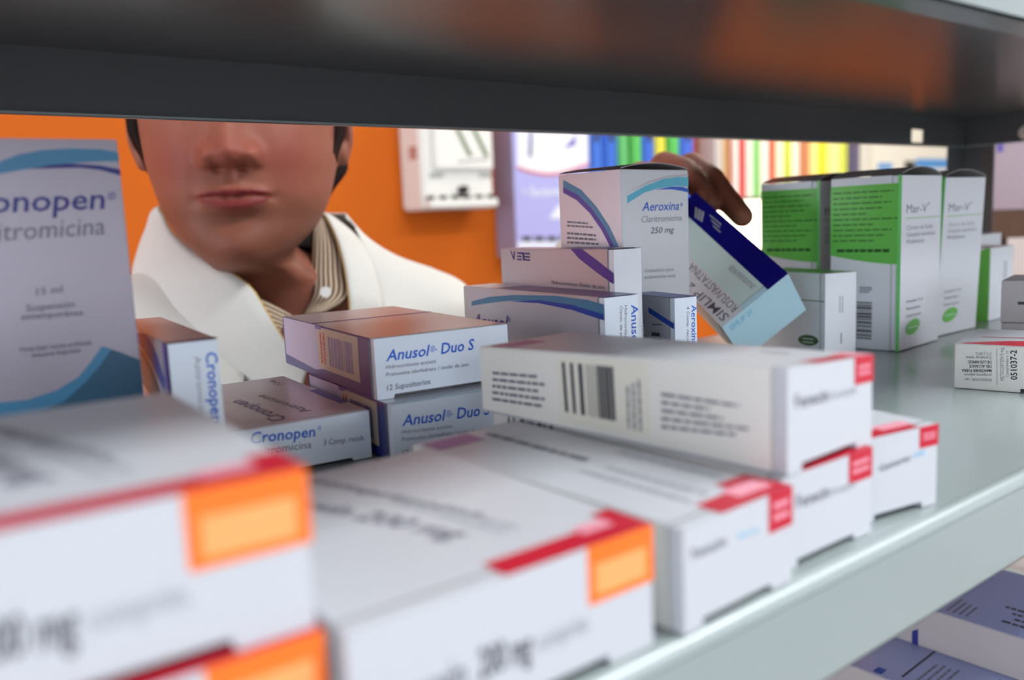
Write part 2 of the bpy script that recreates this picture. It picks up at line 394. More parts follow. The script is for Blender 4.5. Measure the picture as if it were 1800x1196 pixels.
# --- E / D: Anusol-Duo stack
def duo(cn, dx, dy, F_lines, lab, s_only):
    k = Carton(cn, M_silver, {'F': M_pearl, 'L': M_navy}, flap=1, notch=(.12, .9, .0018))
    L = .0
    k.poly('L', [(.02, .22), (.40, .13), (.50, .2), (.47, .86), (.44, 1), (.02, .99)], M_lav, px=False)
    k.rect('L', .45, .20, .87, .97, M_beige); k.rect('L', .43, .93, .5, 1, M_violet)
    q = [(.56, .27), (.82, .27), (.82, .86), (.56, .86)]
    V = []; F = []; rnd = random.Random(5); x = .57
    while x < .82:
        w = rnd.choice((.006, .010, .018)); o = len(V); V += [(x, .30), (x+w, .30), (x+w, .84), (x, .84)]; F.append([o, o+1, o+2, o+3]); x += w+rnd.choice((.006, .011))
    k.put('L', V, F, M_violet)
    k.lines('L', [(.47, .3), (.47, .92), (.54, .92), (.54, .3)], 2, M_red, px=False, seed=4); 
    k.rect('T', 0, .60, 1, .63, M_violet); k.rect('T', .93, .0, 1, .05, M_blue); k.rect('T', 0, 0, 1, .02, M_ice)
    T = lambda p: (p[0]+dx, p[1]+dy)
    k.text('F', 'Anusol', T((678.5, 635.5)), T((752, 625.5)), T((682, 616)), M_txtblue, .015)
    k.text('F', '®-', T((756, 620)), T((768, 618)), T((756.5, 609)), M_txtblue, .0)
    k.text('F', 'Duo S', T((775, 622.5)), T((832, 614.5)), T((777, 603.5)), M_txtblue, .015)
    k.text('F', 'Hidrocortisona acetato', T((678, 649)), T((766, 638)), T((678.3, 642.5)), M_grey)
    k.text('F', 'Pramoxina clorhidrato / óxido de zinc', T((678.5, 662)), T((824, 643.5)), T((679, 655.5)), M_grey)
    k.text('F', '12 Supositorios', T((680, 687)), T((756, 675)), T((680.3, 677.5)), M_grey, .005)
    return k
eC = corners(.168, .3072, 0, -.09891, .067, .103, .0251)
dC = corners(.1687, .3196, .0252, -.11687, .0666, .1343, .0265)
duo(eC, 28, 114, 0, '', 0).build('medicine_box', 'lower Anusol-Duo suppository box, under its twin', 'box', 'suppository boxes')
duo(dC, 0, 0, 0, '', 0).build('medicine_box', 'Anusol-Duo S suppository box on top of another, striped label on its blue side', 'box', 'suppository boxes')
# --- F: Anusol on edge
f = Carton(corners(.26976, .285, 0, -.1, .0211, .1345, .06183), M_silver, {'F': M_pearl}, flap=1, notch=(.2, .8, 0))
f.poly('L', [(829, 530), (860, 522), (902, 518.7), (975, 520), (1034, 527.5), (1059, 535), (1063, 536), (1063, 553), (1059, 552), (1005, 537.7), (946, 529.5), (896, 529), (860, 533), (829, 538)], M_teal)
f.poly('L', [(896, 530.4), (946, 527.5), (1005, 536), (1059, 552), (1063, 553), (1063, 564), (1059, 562.6), (1005, 545), (946, 533)], M_blue)
f.text('L', 'Anusol', (832, 576), (890, 581), (835, 552), M_violet, .015); f.text('L', '®', (892, 566), (898, 567), (892, 558), M_violet)
f.rect('T', .02, 0, 1, .74, M_violet); f.rect('T', 0, 0, 1, .03, M_blue)
f.text('F', 'Anusol', (1109.5, 536), (1110.5, 607), (1121, 535), M_txtblue, .012)
f.text('F', 'Hidrocortisona', (1097.5, 537), (1098, 606), (1102.5, 537), M_grey); f.text('F', 'Óxido de zinc', (1089.5, 538), (1090, 602), (1094, 538), M_grey)
f.build('medicine_box', 'Anusol box on edge with blue arc, before the taller violet-striped box', 'box', CR)
# --- P
p = Carton(corners(.2945, .3035, 0, -.1, .0185, .107, .0826), M_silver, {'F': M_bright}, flap=1, notch=(.2, .8, 0))
p.poly('L', [(1000, 434), (1019, 435), (1050, 458), (1087, 488), (1087, 506), (1050, 480), (1018, 455)], M_violet)
p.text('L', 'V', (899, 457), (908, 458), (897, 441.5), M_navy, .02)
for k_, (x0, x1) in enumerate(((909, 917), (923, 931))):
    for q_ in range(3):
        yy = 443.5+q_*5.6+(x0-909)*.06; p.poly('L', [(x0, yy), (x1, yy+.5), (x1+.8, yy+3.4), (x0+.8, yy+2.9)], M_navy)
p.poly('L', [(915.5, 443.5), (921.5, 444), (922.8, 458.5), (920, 458.3), (919, 447), (916, 446.7)], M_navy)
p.text('L', 'Hidrocortisona. Óxido de zinc', (970, 499), (1064, 508.5), (970, 493), M_grey, .01)
p.rect('T', .0, .0, 1, .5, M_violet); p.rect('T', 0, 0, 1, .04, M_blue)
p.text('F', 'VENE', (1128, 570), (1128.3, 598), (1134, 570), M_lgrey)
p.build('medicine_box', 'silver box on edge with small striped logo and violet diagonal band', 'box', CR)
# --- G Aeroxina tall
xg = .33; gy = xg*1.007; gz = np.mean([at(1101, 300.7, xg*.5987+gy*.789)[2], at(1217.5, 303.6, .502)[2]])
for _ in range(3): gz = gz
def ztop(px, py, x, y):
    dd = ray(px, py); return CAM[2]+dd[2]*math.hypot(x, y)/math.hypot(dd[0], dd[1])
gh = (ztop(1101, 300.7, xg, gy)+ztop(1217.5, 303.6, xg+.061, gy+.0061)+ztop(992, 302, xg-.0046, gy+.0461))/3
g = Carton(corners(xg, gy, 0, .1, .0612, .0463, gh), M_silver, {'F': mat('satin_white_carton', (.74, .75, .78, 1), .32, metal=.1)})
g.poly('L', [(990, 316), (1022, 334), (1048.7, 363.6), (1072, 399), (1086, 430), (1094, 450), (1086, 450), (1078, 430), (1063, 399), (1040, 366.5), (1016.5, 343), (990, 329)], M_teal)
g.poly('L', [(990, 329), (1016.5, 343), (1040, 366.5), (1063, 399), (1078, 430), (1086, 450), (1078, 450), (1070.6, 430), (1057.5, 404.6), (1037, 375), (1013.6, 352), (990, 339)], M_violet)
g.lines('L', [(997, 400), (1046, 403), (1046, 391), (997, 387)], 2, M_grey, seed=2)
g.lines('L', [(997, 430), (1056, 433), (1056, 411), (997, 406)], 3, M_grey, seed=9)
g.poly('F', [(1102, 345), (1133, 327), (1167, 314.5), (1192, 311), (1222, 313), (1222, 329.5), (1217, 328.7), (1184, 327), (1158.5, 331), (1133, 338.7), (1102, 358)], M_cyan)
g.poly('F', [(1152, 333.7), (1180, 328), (1200, 328.7), (1222, 336), (1222, 343), (1216, 341), (1200, 336), (1180, 333)], M_txtblue)
g.poly('F', [(1104, 338), (1140, 318), (1175, 308.5), (1222, 305.5), (1222, 309), (1178, 311.5), (1140, 322)], mat('print_pale_pink', srgb(205, 196, 204), .4))
g.text('F', 'Aeroxina', (1128.4, 371), (1193, 369), (1131, 355.5), M_txtblue, .008); g.text('F', '®', (1195, 363), (1200, 363), (1195.3, 357), M_txtblue)
g.text('F', 'Claritromicina', (1126.5, 391.5), (1198, 388), (1127.5, 380), M_lgrey)
g.text('F', '250 mg', (1143, 410.8), (1183.5, 408.5), (1145, 400), M_grey)
g.text('F', 'Granulado para', (1132, 479.5), (1184, 476.5), (1132.3, 472.5), M_lgrey); g.text('F', 'suspensión oral', (1132, 490.5), (1186, 487.5), (1132.3, 483.5), M_lgrey)
for yy in (396, 424): g.poly('F', [(1211.5, yy-2.5), (1216, yy-2.5), (1216, yy+2.5), (1211.5, yy+2.5)], M_blue)
g.build('medicine_box', 'tall Aeroxina 250 mg box with cyan arc and domed lid', 'box', CR, topflap=.0030)
# --- H
h = Carton(corners(.32034, .288, 0, -.24018, .01436, .04104, .05698), M_silver, {'F': M_pearl}, flap=1, notch=(.2, .8, 0))
h.rect('T', 0, 0, 1, 1, M_blue); h.poly('L', [(1140, 540), (1177, 564), (1186, 570), (1186, 580), (1177, 574), (1140, 550)], M_blue)
h.lines('L', [(1146, 604), (1164, 604), (1164, 584), (1146, 582)], 2, M_black, seed=6, fill=.6); h.lines('L', [(1147, 574), (1164, 574), (1164, 568), (1147, 567)], 1, M_grey)
h.text('F', 'Aeroxina', (1215.3, 536.5), (1215.8, 607), (1224, 536), M_txtblue, .01); h.text('F', '4 Comp. recub.', (1207, 539), (1207.3, 606), (1211.5, 539), M_grey)
h.build('medicine_box', 'narrow Aeroxina box on edge with blue top, in front of the tall one', 'box', CR)
# --- I: tilted box held in the hand
L0 = np.array([.42512, .34304, .02722]); ia = np.array([.17029, .84022, .51482]); ib = np.array([.61089, -.49324, .60293]); ic = np.array([.76052, .21183, -.59727])
iw, it_, il, ifr = .05286, .04465, .105, .69937
ci = {}
for k_, B in (('F', 0), ('B', 1)):          # F = end towards the viewer, T = inner side, L = printed broad side
    pass
Q = lambda s_, w_, t_: L0+ia*s_*il+ib*w_*iw+ic*t_*it_
# front face of the carton = end (s=0); up = along ib ; left side = broad printed face (t=0)
ci = {'LFb': Q(0, 0, 0), 'RFb': Q(0, 0, 1), 'LFt': Q(0, 1, 0), 'RFt': Q(0, 1, 1), 'LBb': Q(1, 0, 0), 'RBb': Q(1, 0, 1), 'LBt': Q(1, 1, 0), 'RBt': Q(1, 1, 1)}
i = Carton(ci, M_mint, {'F': M_ice, 'T': M_mint}, flap=1, notch=(.2, .85, 0))
i.rect('L', 0, ifr, 1, 1, M_indigo); i.rect('L', 0, 0, 1, .33, mat('print_pale_grey', srgb(232, 232, 234), .35))
i.text('L', 'SIMLIP 20', (1283, 556), (1206, 488), (1270, 566), M_grey, .005)
i.text('L', 'ROSUVASTATINA', (1299, 540), (1218, 462), (1288, 550), M_grey, .0)
i.lines('L', [(1279, 473), (1327, 514), (1333, 506), (1287, 466)], 3, M_lgrey, seed=8)
i.bars('L', [(1221, 383), (1236, 392), (1240, 374), (1222, 364)], M_lgrey, 4, vertical=True, widths=[3, 1, 3, 1, 3, 1])
i.lines('L', [(1255, 402), (1266, 412), (1272, 395), (1246, 374)], 3, M_lgrey, seed=12)
i.text('F', 'SIMLIP 20', (1286, 582), (1324, 550), (1281, 575), M_sky, .0)
i.build('medicine_box', 'mint and navy carton held tilted in the hand', 'box')
# --- J
j = Carton(corners(.4954, .31609, 0, -.31729, .0258, .07, .05594), M_bright, {'T': M_green}, flap=1, notch=(.2, .8, 0))
j.poly('L', [(1400, 526), (1449, 530), (1449, 531.5), (1400, 527.5)], M_dgreen)
j.oval('L', (1421, 598.5), 18, 9.5, M_dgreen, .12)
j.lines('L', [(1411, 604), (1431, 606), (1431, 594), (1411, 592)], 2, M_mint, seed=3, fill=.3)
j.lines('F', [(1481, 604), (1481, 585), (1476, 585), (1476, 604)], 1, M_grey, fill=.4); j.lines('F', [(1483, 550), (1483, 520), (1474, 520), (1474, 550)], 2, M_lgrey, fill=.4)
j.build('eye_drop_box', 'small white box with green top and green oval, before the green saline boxes', 'box', 'green and white saline boxes')
# --- K: Mar-V
def marv(cn, label, front=True, dx=0, dy=0, sh=0, tiny=False):
    k = Carton(cn, M_bright, flap=1, notch=(.2, .8, 0), fd=.006)
    # green field with a curved lower edge, white band above
    us = np.linspace(0, 1, 15)
    k.put('L', [(u, .955) for u in us]+[(u, .55-.05*math.sin(math.pi*.5*u)) for u in us], [[n, n+15, n+16, n+1] for n in range(14)], M_green)
    k.lines('L', [(.04, .62), (.97, .62), (.97, .93), (.04, .93)], 10, mat('print_mid_green', srgb(64, 128, 48), .4), px=False, fill=.3, jag=.5, seed=21)
    k.lines('L', [(.1, .565), (.85, .565), (.85, .59), (.1, .59)], 1, M_dgreen, px=False, fill=.7, jag=.02)
    k.rect('L', .955, 0, 1, 1, M_lgreen)
    V = []; F = []; rnd = random.Random(11); y = .06
    while y < .28:
        w = rnd.choice((.004, .008, .012)); o = len(V); V += [(.4, y), (.62, y), (.62, y+w), (.4, y+w)]; F.append([o, o+1, o+2, o+3]); y += w+rnd.choice((.005, .008))
    k.put('L', V, F, M_black); k.lines('L', [(.44, .33), (.62, .33), (.62, .37), (.44, .37)], 3, M_grey, px=False)
    k.text('F', 'Mar-V', (.12, .785), (.62, .785), (.125, .833), M_grey, -.004, px=False); k.text('F', '®', (.64, .825), (.69, .825), (.64, .84), M_grey, px=False)
    k.rect('F', .1, .753, .97, .757, M_green)
    k.text('F', 'Cloruro de Sodio', (.13, .69), (.78, .69), (.13, .715), M_lgrey, px=False)
    k.text('F', 'Solución isotónica', (.13, .65), (.84, .65), (.13, .675), M_lgrey, px=False)
    k.text('F', 'Multidosis', (.13, .61), (.56, .61), (.13, .635), M_lgrey, px=False)
    for n, (t, e) in enumerate((('Contenido 15 ml', .56), ('Venta libre', .5), ('Industria Argentina', .52))):
        k.text('F', t, (.15, .272-.042*n), (e, .272-.042*n), (.15, .287-.042*n), M_grey, px=False)
    W, H = k.dims('F'); r = .175
    k.put('F', [(.32, .125)]+[(.32+r*math.cos(t), .125+r*W/H*.46*math.sin(t)+.012*math.cos(t)) for t in np.linspace(0, 2*math.pi, 28, endpoint=False)], [[0, 1+n, 1+(n+1) % 28] for n in range(28)], M_green)
    k.lines('F', [(.2, .118), (.44, .118), (.44, .13), (.2, .13)], 1, M_mint, px=False, fill=.6, jag=0)
    k.build('saline_box', label, 'box', 'green and white saline boxes', topflap=.0048, flapname='front_panel')
kc = corners(.5586, .3605, 0, .0999, .0613, .0474, .1178); marv(kc, 'green saline box behind the others, nearest the hand')
kc = corners(.54932, .29449, 0, .07814, .06399, .04928, .1175); marv(kc, 'Mar-V saline box standing upright with barcode low on its green side')
kc = corners(.62921, .30778, 0, 0, .064, .04928, .1165)
for q_ in kc: kc[q_][0] += .006 if q_[2] == 't' else -.004
marv(kc, 'leaning Mar-V saline box, right of the upright one')
# --- L group
def lsmall(cn, label, txt=True, green=True):
    k = Carton(cn, M_bright, flap=1, notch=(.2, .8, 0))
    if green:
        k.put('L', [(1, 1)]+[(1-.55*math.sin(t), 1-1.0*(1-math.cos(t))) for t in np.linspace(0, math.pi/2, 12)]+[(1, 0)], [[0, n, n+1] for n in range(1, 13)], M_green)
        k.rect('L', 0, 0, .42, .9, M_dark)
    if txt: k.lines('F', [(.72, .55), (.72, .8), (.56, .8), (.56, .55)], 2, M_lgrey, px=False)
    return k.build('saline_box', label, 'box', 'green and white saline boxes', flapname='front_panel')
lsmall(corners(.73046, .31637, 0, .055, .05079, .05, .05999), 'short white box with curved green side, right of the leaning saline box')
l2 = on_z(1784, 575, 0)
lsmall(corners(.7905, .352, 0, .055, .05, .05, .0685), 'white and green box at the right edge, half behind the short one')
k = Carton(corners(.795, .418, 0, .05, .06, .028, .071), M_white); k.rect('F', 0, .55, .45, 1, M_mint); k.lines('F', [(.05, .75), (.42, .75), (.42, .95), (.05, .95)], 3, M_grey, px=False)
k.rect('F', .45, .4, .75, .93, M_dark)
k.build('saline_box', 'pale green printed box at the back of the shelf, low beside the corner post', 'box', 'green and white saline boxes')
# --- M Meticorten
mC = corners(.45664, .21446, 0, -1.32095, .088, .0624, .02405)
m = Carton(mC, M_cream, {'T': M_white}, flap=None)
m.poly('T', [(1676, 605.5), (1820, 611), (1812, 600), (1770, 600), (1700, 602.2)], M_red)
m.poly('T', [(1727, 592.5), (1830, 595), (1830, 596), (1727, 593.3)], M_red)
m.text('F', '051037-2', (1788, 668), (1787, 615.5), (1777, 668), M_black, .02)
m.text('F', 'METICORTEN 5 mg', (1765, 669.5), (1764, 611.5), (1758.5, 669.5), M_grey); m.text('F', 'Comprimidos x 10', (1773, 663), (1772.5, 617), (1768, 663), M_grey)
for t, y, e in (('POSOLOGIA : ver', 665.5, 1696), ('prospecto adjunto.', 657.5, 1694), ('MANTENER FUERA', 649.5, 1690.5), ('DEL ALCANCE', 642, 1704), ('DE LOS NIÑOS.', 634.5, 1701.5), ('Conservar entre', 627, 1698.5), ('2°C y 30°C.', 620, 1714.5)):
    m.text('F', t, (1743, y), (e, y-.6), (1743, y+5), M_black if t.isupper() else M_grey, .015 if t.isupper() else 0)
m.poly('F', [(1752.4, 612), (1753, 612), (1753.4, 677), (1752.8, 677)], M_grey)
m.poly('F', [(1794, 690.5), (1801, 690.5), (1801, 684), (1794, 684)], M_black)
m.build('medicine_box', 'grey-white tablet box numbered 051037-2, lying at right with red-edged top', 'box', 'tablet boxes at the right')
# two boxes behind it, stacked
def behind(z, h, lab, x, y):
    k = Carton(corners(x, y, z, -1.32, .08, .05, h), M_greycard, {'L': M_red}, flap=1, notch=(.2, .8, 0))
    k.lines('F', [(.12, .42), (.7, .42), (.7, .52), (.12, .52)], 1, M_black, px=False, fill=.7); k.lines('F', [(.2, .3), (.6, .3), (.6, .36), (.2, .36)], 1, M_grey, px=False)
    k.rect('F', .3, 0, .36, .1, M_black); k.rect('F', .4, 0, .46, .1, M_black)
    k.build('medicine_box', lab, 'box', 'tablet boxes at the right')
bp = on_z(1758.5, 606, 0)
behind(0, .0235, 'lower of two grey tablet boxes behind the numbered one', .553, .2325)
behind(.0237, .0255, 'upper of two grey tablet boxes behind the numbered one', .554, .2335)

# --- N: maroon-tabbed cartons along the front edge
NG = 'white tablet boxes with crimson tabs'
def tabs(k, col, u0=.74, v0=.62, inner=None):
    k.rect('F', u0, v0, 1, 1, col)
    if inner: k.lines('F', [(u0+.05, v0+.08), (.96, v0+.08), (.96, .92), (u0+.05, .92)], 2, inner, px=False, fill=.5, jag=.1)
n2 = Carton(corners(.1892, .13343, 0, 0, .0455, .1302, .0268), M_white, {'L': M_cream}, flap=1)
tabs(n2, M_red, .72, .66, M_pink); n2.rect('T', .25, 0, 1, .05, M_red); n2.rect('T', 0, .86, .12, 1, M_red)
n2.bars('L', [(893, 768), (978, 780), (975, 745), (893, 733)], M_black, 8, seed=4)
n2.text('F', 'Fenecin', (1401, 894.5), (1457.5, 873), (1399.5, 872), M_grey, .01); n2.text('F', '®comprim.', (1461, 872), (1504, 855), (1460, 858), M_lgrey)
n2.build('tablet_box', 'white crimson-tabbed box carrying the barcoded one on its top', 'box', NG)
nc = corners(.19099, .13296, .0270, .05638, .0475, .13021, .02705)
nc['LFt'][2] += .0027; nc['LBt'][2] -= .0023; nc['RBt'][2] -= .0023
n1 = Carton(nc, M_white, {'L': M_cream}, flap=1)
tabs(n1, M_red, .76, .70, M_pink)
n1.rect('T', .34, 0, .80, .045, M_red); n1.rect('T', .8, 0, 1, .07, M_pink); n1.rect('T', .05, .88, .45, .97, M_purple)
n1.rect('L', .0, .0, 1, .03, M_lgrey)
n1.poly('L', [(980, 625), (1140, 637), (1146, 770), (984, 742)], mat('sticker_cream', (.70, .68, .58, 1), .35, coat=.3))
n1.bars('L', [(994, 724), (1083, 741), (1078, 645), (987.5, 636.5)], M_black, 14, widths=[5, 7, 5, 7, 6, 5, 1, 2, 1, 2, 1, 2, 1, 2, 1, 2, 4, 1, 5, 1, 6, 1, 5])
n1.lines('L', [(866, 707), (962, 722), (960, 657), (866, 650)], 5, M_grey, seed=5, fill=.42)
n1.lines('L', [(1132, 760), (1128, 660), (1098, 655), (1101, 752)], 3, M_grey, seed=15, fill=.45)
n1.lines('L', [(1163, 757), (1334, 775), (1334, 713), (1163, 686)], 5, M_grey, seed=25, fill=.40, jag=.5)
n1.text('F', 'Fenecin', (1398, 719), (1457, 704), (1396, 695), M_grey, .012); n1.text('F', '®comprim.', (1461, 703), (1507, 690), (1460, 688), M_lgrey)
n1.lines('T', [(.2, .15), (.2, .75), (.8, .75), (.8, .15)], 3, M_grey, px=False, fill=.25)
n1.build('tablet_box', 'white box with a big barcode on its side, topmost at the front edge', 'box', NG)
n3 = Carton(corners(.14323, .1277, 0, .0339, .0452, .1139, .02624), M_white, {'L': M_cream}, flap=1)
tabs(n3, M_red, .76, .60, M_pink); n3.rect('T', .34, 0, .8, .075, M_red); n3.rect('T', .7, 0, 1, .13, M_red); n3.rect('T', .62, .035, .93, .09, M_pink); n3.rect('T', .05, .88, .46, .975, M_purple)
n3.text('F', 'Fenecin', (1217, 985), (1276, 958), (1215, 966), M_grey, .01); n3.text('F', 'forte', (1297, 948), (1333, 934), (1296, 938), M_sky)
n3.lines('T', [(.52, .5), (.52, .93), (.62, .93), (.62, .5)], 1, M_grey, px=False, fill=.6, jag=0, seed=2); n3.lines('T', [(.3, .1), (.3, .45), (.62, .45), (.62, .1)], 2, M_lgrey, px=False, fill=.3, seed=7)
n3.lines('T', [(.8, .15), (.8, .5), (.9, .5), (.9, .15)], 1, M_lgrey, px=False, fill=.5)
n3.lines('L', [(.2, .84), (.75, .84), (.75, .95), (.2, .95)], 1, M_grey, px=False, fill=.6, jag=0)
n3.build('tablet_box', 'white crimson-tabbed box overhanging the shelf edge, blue word on its end', 'box', NG)
n7 = Carton(corners(.2376, .1386, 0, -.16994, .036, .1302, .0272), M_white, flap=1)
tabs(n7, M_red, .74, .74, M_pink); n7.rect('T', .05, 0, .75, .05, M_red); n7.rect('T', .4, .03, .8, .07, M_pink)
n7.text('F', 'Gemerex', (1546, 830), (1600, 809), (1545, 818), M_grey, .01); n7.text('F', '100', (1605, 806.5), (1625, 799), (1604.5, 798), M_sky)
n7.build('tablet_box', 'rightmost of the white crimson-tabbed boxes on the front edge', 'box', NG)
OG = 'white tablet boxes with orange tabs'
def orange(cn, lab, t1, t2, dxy, top):
    k = Carton(cn, M_white, flap=1, notch=(.1, .82, .0026))
    k.rect('F', .74, .54, 1, 1, M_orange); k.rect('F', .77, .6, .97, .84, M_orange2)
    k.rect('T', top, 0, 1, .085, M_red); k.rect('T', .92, 0, 1, .15, M_red); k.rect('T', .80, .06, .92, .11, M_pink)
    k.text('F', 'Rosuvin', (.08, .34), (.32, .34), (.085, .56), M_grey, .01, px=False)
    k.text('F', '200 mg', (.36, .34), (.53, .34), (.365, .56), M_black, .01, px=False); k.text('F', 'comprim.', (.55, .36), (.74, .36), (.553, .52), M_lgrey, px=False)
    k.text('T', 'Rosuvin 200 mg', (.22, .9), (.5, .25), (.31, .9), M_grey, .01, px=False)
    k.text('T', 'comprimidos', (.44, .93), (.66, .33), (.49, .93), M_grey, .01, px=False)
    k.lines('T', [(.62, .2), (.52, .6), (.62, .6), (.72, .2)], 2, M_lgrey, px=False, fill=.3)
    k.build('tablet_box', lab, 'box', OG)
orange(corners(.059, .13, 0, 0, .0772, .0955, .02892), 'white box with crimson stripe and orange tab, lying on the front edge', 0, 0, 0, .46)
orange(corners(-.0222, .136, 0, -.02, .0799, .0955, .0288), 'white orange-tabbed box at the bottom left, under a twin', 0, 0, 0, .1)
orange(corners(-.0224, .13926, .02895, -.04339, .07985, .0955, .02892), 'nearest blurred white box with orange tab, stacked at bottom left', 0, 0, 0, .1)

# --- boxes on the shelf below
zt = -.17
P1 = on_z(1650, 1078, zt); P2 = on_z(1800, 1125, zt); dv = (P1-P2)[:2]; ang = math.atan2(dv[1], dv[0])-math.pi/2
st = P2-np.append((P1-P2)[:2]/np.linalg.norm((P1-P2)[:2])*.0, 0)
ux = np.array([math.cos(ang), math.sin(ang)]); uy = np.array([-math.sin(ang), math.cos(ang)])
M_lilac = mat('lilac_carton', srgb(150, 160, 205), .4)
def lower(o2, z, w, d, h, lab, seed):
    k = Carton(corners(o2[0], o2[1], z, ang, w, d, h), mat('pale_blue_carton', srgb(192, 196, 214), .35), {'T': M_lilac, 'L': M_greycard})
    k.lines('T', [(.12, .1), (.12, .42), (.42, .42), (.42, .1)], 4, M_black, px=False, fill=.35, seed=seed); k.lines('T', [(.06, .5), (.3, .5), (.3, .62), (.06, .62)], 4, M_grey, px=False, fill=.35, seed=seed+1)
    k.rect('T', .06, .66, .4, .67, M_black); k.rect('T', .02, .74, .07, .78, M_blue); k.poly('L', [(1603, 1110), (1614, 1106), (1614, 1142), (1603, 1138)], M_navy)
    k.build('carton', lab, 'box', 'pale blue boxes on the shelf below')
q = P2[:2]-uy*.03
lower(q, zt-.028, .10, .13, .028, 'pale blue printed box on the lower shelf, topmost of its stack', 31)
lower(q-ux*.055-uy*.01, zt-.058, .15, .14, .0298, 'pale blue box on the lower shelf, under another', 41)
lower(q-ux*.05, -.30, .15, .14, .3+zt-.0585, 'deep carton at the bottom of the stack on the lower shelf', 51)

# ================================================================== ROOM
YW = 1.7; ZF = -1.38; ZC = 1.35
def struct(name, a, b, m):
    mb = MB(); mb.box(a, b, m); o = mb.build(name); o['kind'] = 'structure'; return o
struct('wall_back', (-2.0, YW, ZF), (3.6, YW+.1, ZC), M_wallo)
struct('floor', (-2.0, -2.6, ZF-.05), (3.6, YW+.1, ZF), M_floor)
struct('ceiling', (-2.0, -2.6, ZC), (3.6, YW+.1, ZC+.05), M_ceil)
struct('wall_left', (-2.1, -2.6, ZF), (-2.0, YW+.1, ZC), M_wallw)
struct('wall_right', (3.6, -2.6, ZF), (3.7, YW+.1, ZC), M_wallw)
struct('wall_front', (-2.0, -2.7, ZF), (3.6, -2.6, ZC), M_wallw)

# white wall dispenser
def rel(mb_o, p): return np.array(p)-mb_o
p0 = on_y(745, 372, 1.61); p1 = on_y(869, 363, 1.61); pt = on_y(745, 228, 1.61)
x0, x1, z0 = p0[0], p1[0], (p0[2]+p1[2])/2; zt_ = pt[2]+.10; yf = 1.61
t = bpy.data.objects.new('wall_dispenser', None); COL.objects.link(t); t.location = ((x0+x1)/2, YW, z0)
tag(t, 'white dispenser box fixed to the orange wall', 'dispenser'); o_ = np.array(t.location)
mb = MB(); mb.box(np.array((x0, yf, z0))-o_, np.array((x1, YW, zt_))-o_, M_plastic, .006)
mb.box(np.array((x0+.028, yf-.012, z0+.085))-o_, np.array((x1-.004, yf+.002, zt_-.01))-o_, M_plastic, .005)
gm = mat('dispenser_grey', srgb(150, 152, 146), .5)
for z_ in (.079, .073): mb.box(np.array((x0+.02, yf-.002, z0+z_-.003))-o_, np.array((x0+.055, yf+.002, z0+z_))-o_, gm); mb.box(np.array((x1-.04, yf-.002, z0+z_-.003))-o_, np.array((x1-.006, yf+.002, z0+z_))-o_, gm)
om = mat('dispenser_print_olive', srgb(120, 132, 100), .5)
for k_ in range(2):   # slanted printed strokes on the cover
    xx = x0+.07+k_*.045; V = [(xx, yf-.0125, z0+.20), (xx+.012, yf-.0125, z0+.20), (xx+.06, yf-.0125, z0+.115), (xx+.046, yf-.0125, z0+.115)]
    mb.add([np.array(v)-o_ for v in V], [[3, 2, 1, 0]], om)
V = [(x0+.088, yf-.0125, z0+.1), (x1-.02, yf-.0125, z0+.108), (x1-.02, yf-.0125, z0+.112), (x0+.088, yf-.0125, z0+.104)]; mb.add([np.array(v)-o_ for v in V], [[0, 1, 2, 3]], gm)
pm = ray(726, 269); pm = CAM+pm*(x0/pm[0]); mb.box(pm+np.array((-.0006, -.016, -.014))-o_, pm+np.array((.001, .016, .014))-o_, mat('faded_red_mark', srgb(186, 140, 128), .5))
mb.build('housing', t)
mb = MB(); mb.box(np.array((x0+.005, yf-.02, z0+.003))-o_, np.array((x1-.002, yf+.004, z0+.022))-o_, M_plastic, .003)
dk = mat('dark_slot', srgb(40, 34, 30), .7)
for k_ in range(6):
    xx = x0+.012+k_*(x1-x0-.03)/5; mb.cyl(np.array((xx, yf-.012, z0+.022))-o_, np.array((xx, yf-.012, z0+.030))-o_, .0085, dk, 14)
mb.build('tray', t)
mb = MB(); cx = (x0+x1)/2+.004; mb.cyl(np.array((cx, yf-.02, z0+.042))-o_, np.array((cx, yf+.002, z0+.042))-o_, .009, dk, 18); mb.box(np.array((cx-.003, yf-.016, z0+.012))-o_, np.array((cx+.003, yf-.008, z0+.04))-o_, dk)
mb.build('knob', t)

# lilac display box
yf = 1.62; p0 = on_y(908, 430, yf); p1 = on_y(1035, 300, yf); zb = on_y(960, 428, yf)[2]; zt_ = on_y(960, 238, yf)[2]+.12
x0, x1 = p0[0], p1[0]
M_dl = mat('display_lilac', srgb(172, 170, 222), .4); M_dw = mat('display_white', srgb(226, 228, 238), .4); M_ds = mat('display_side', srgb(150, 142, 168), .45)
t = bpy.data.objects.new('display_box', None); COL.objects.link(t); t.location = ((x0+x1)/2, YW, zb-.03)
tag(t, 'lilac product display box with a red curve, on the orange wall', 'display'); o_ = np.array(t.location)
mb = MB(); mb.box(np.array((x0, yf, zb-.03))-o_, np.array((x1, YW, zt_))-o_, M_ds, .003); mb.build('body', t)
mb = MB(); yq = yf-.0012
def pl(pts, m, dy=0): mb.add([np.array(on_y(px, py, yq-dy))-o_ for px, py in pts], [list(range(len(pts)))[::-1]], m)
arc = [(909, 292), (925, 298), (945, 303), (965, 305), (985, 303), (1005, 297), (1034, 286)]
mb.box(np.array((x0, yq, zb-.03))-o_, np.array((x1, yf+.001, zt_))-o_, M_dl)
pl([(908, 200)]+arc+[(1034, 200)], M_dw, .0006)
mr = mat('display_red', srgb(222, 96, 84), .4)
for k_ in range(len(arc)-1): pl([arc[k_], arc[k_+1], (arc[k_+1][0], arc[k_+1][1]+4), (arc[k_][0], arc[k_][1]+4)][::-1], mr, .0012)
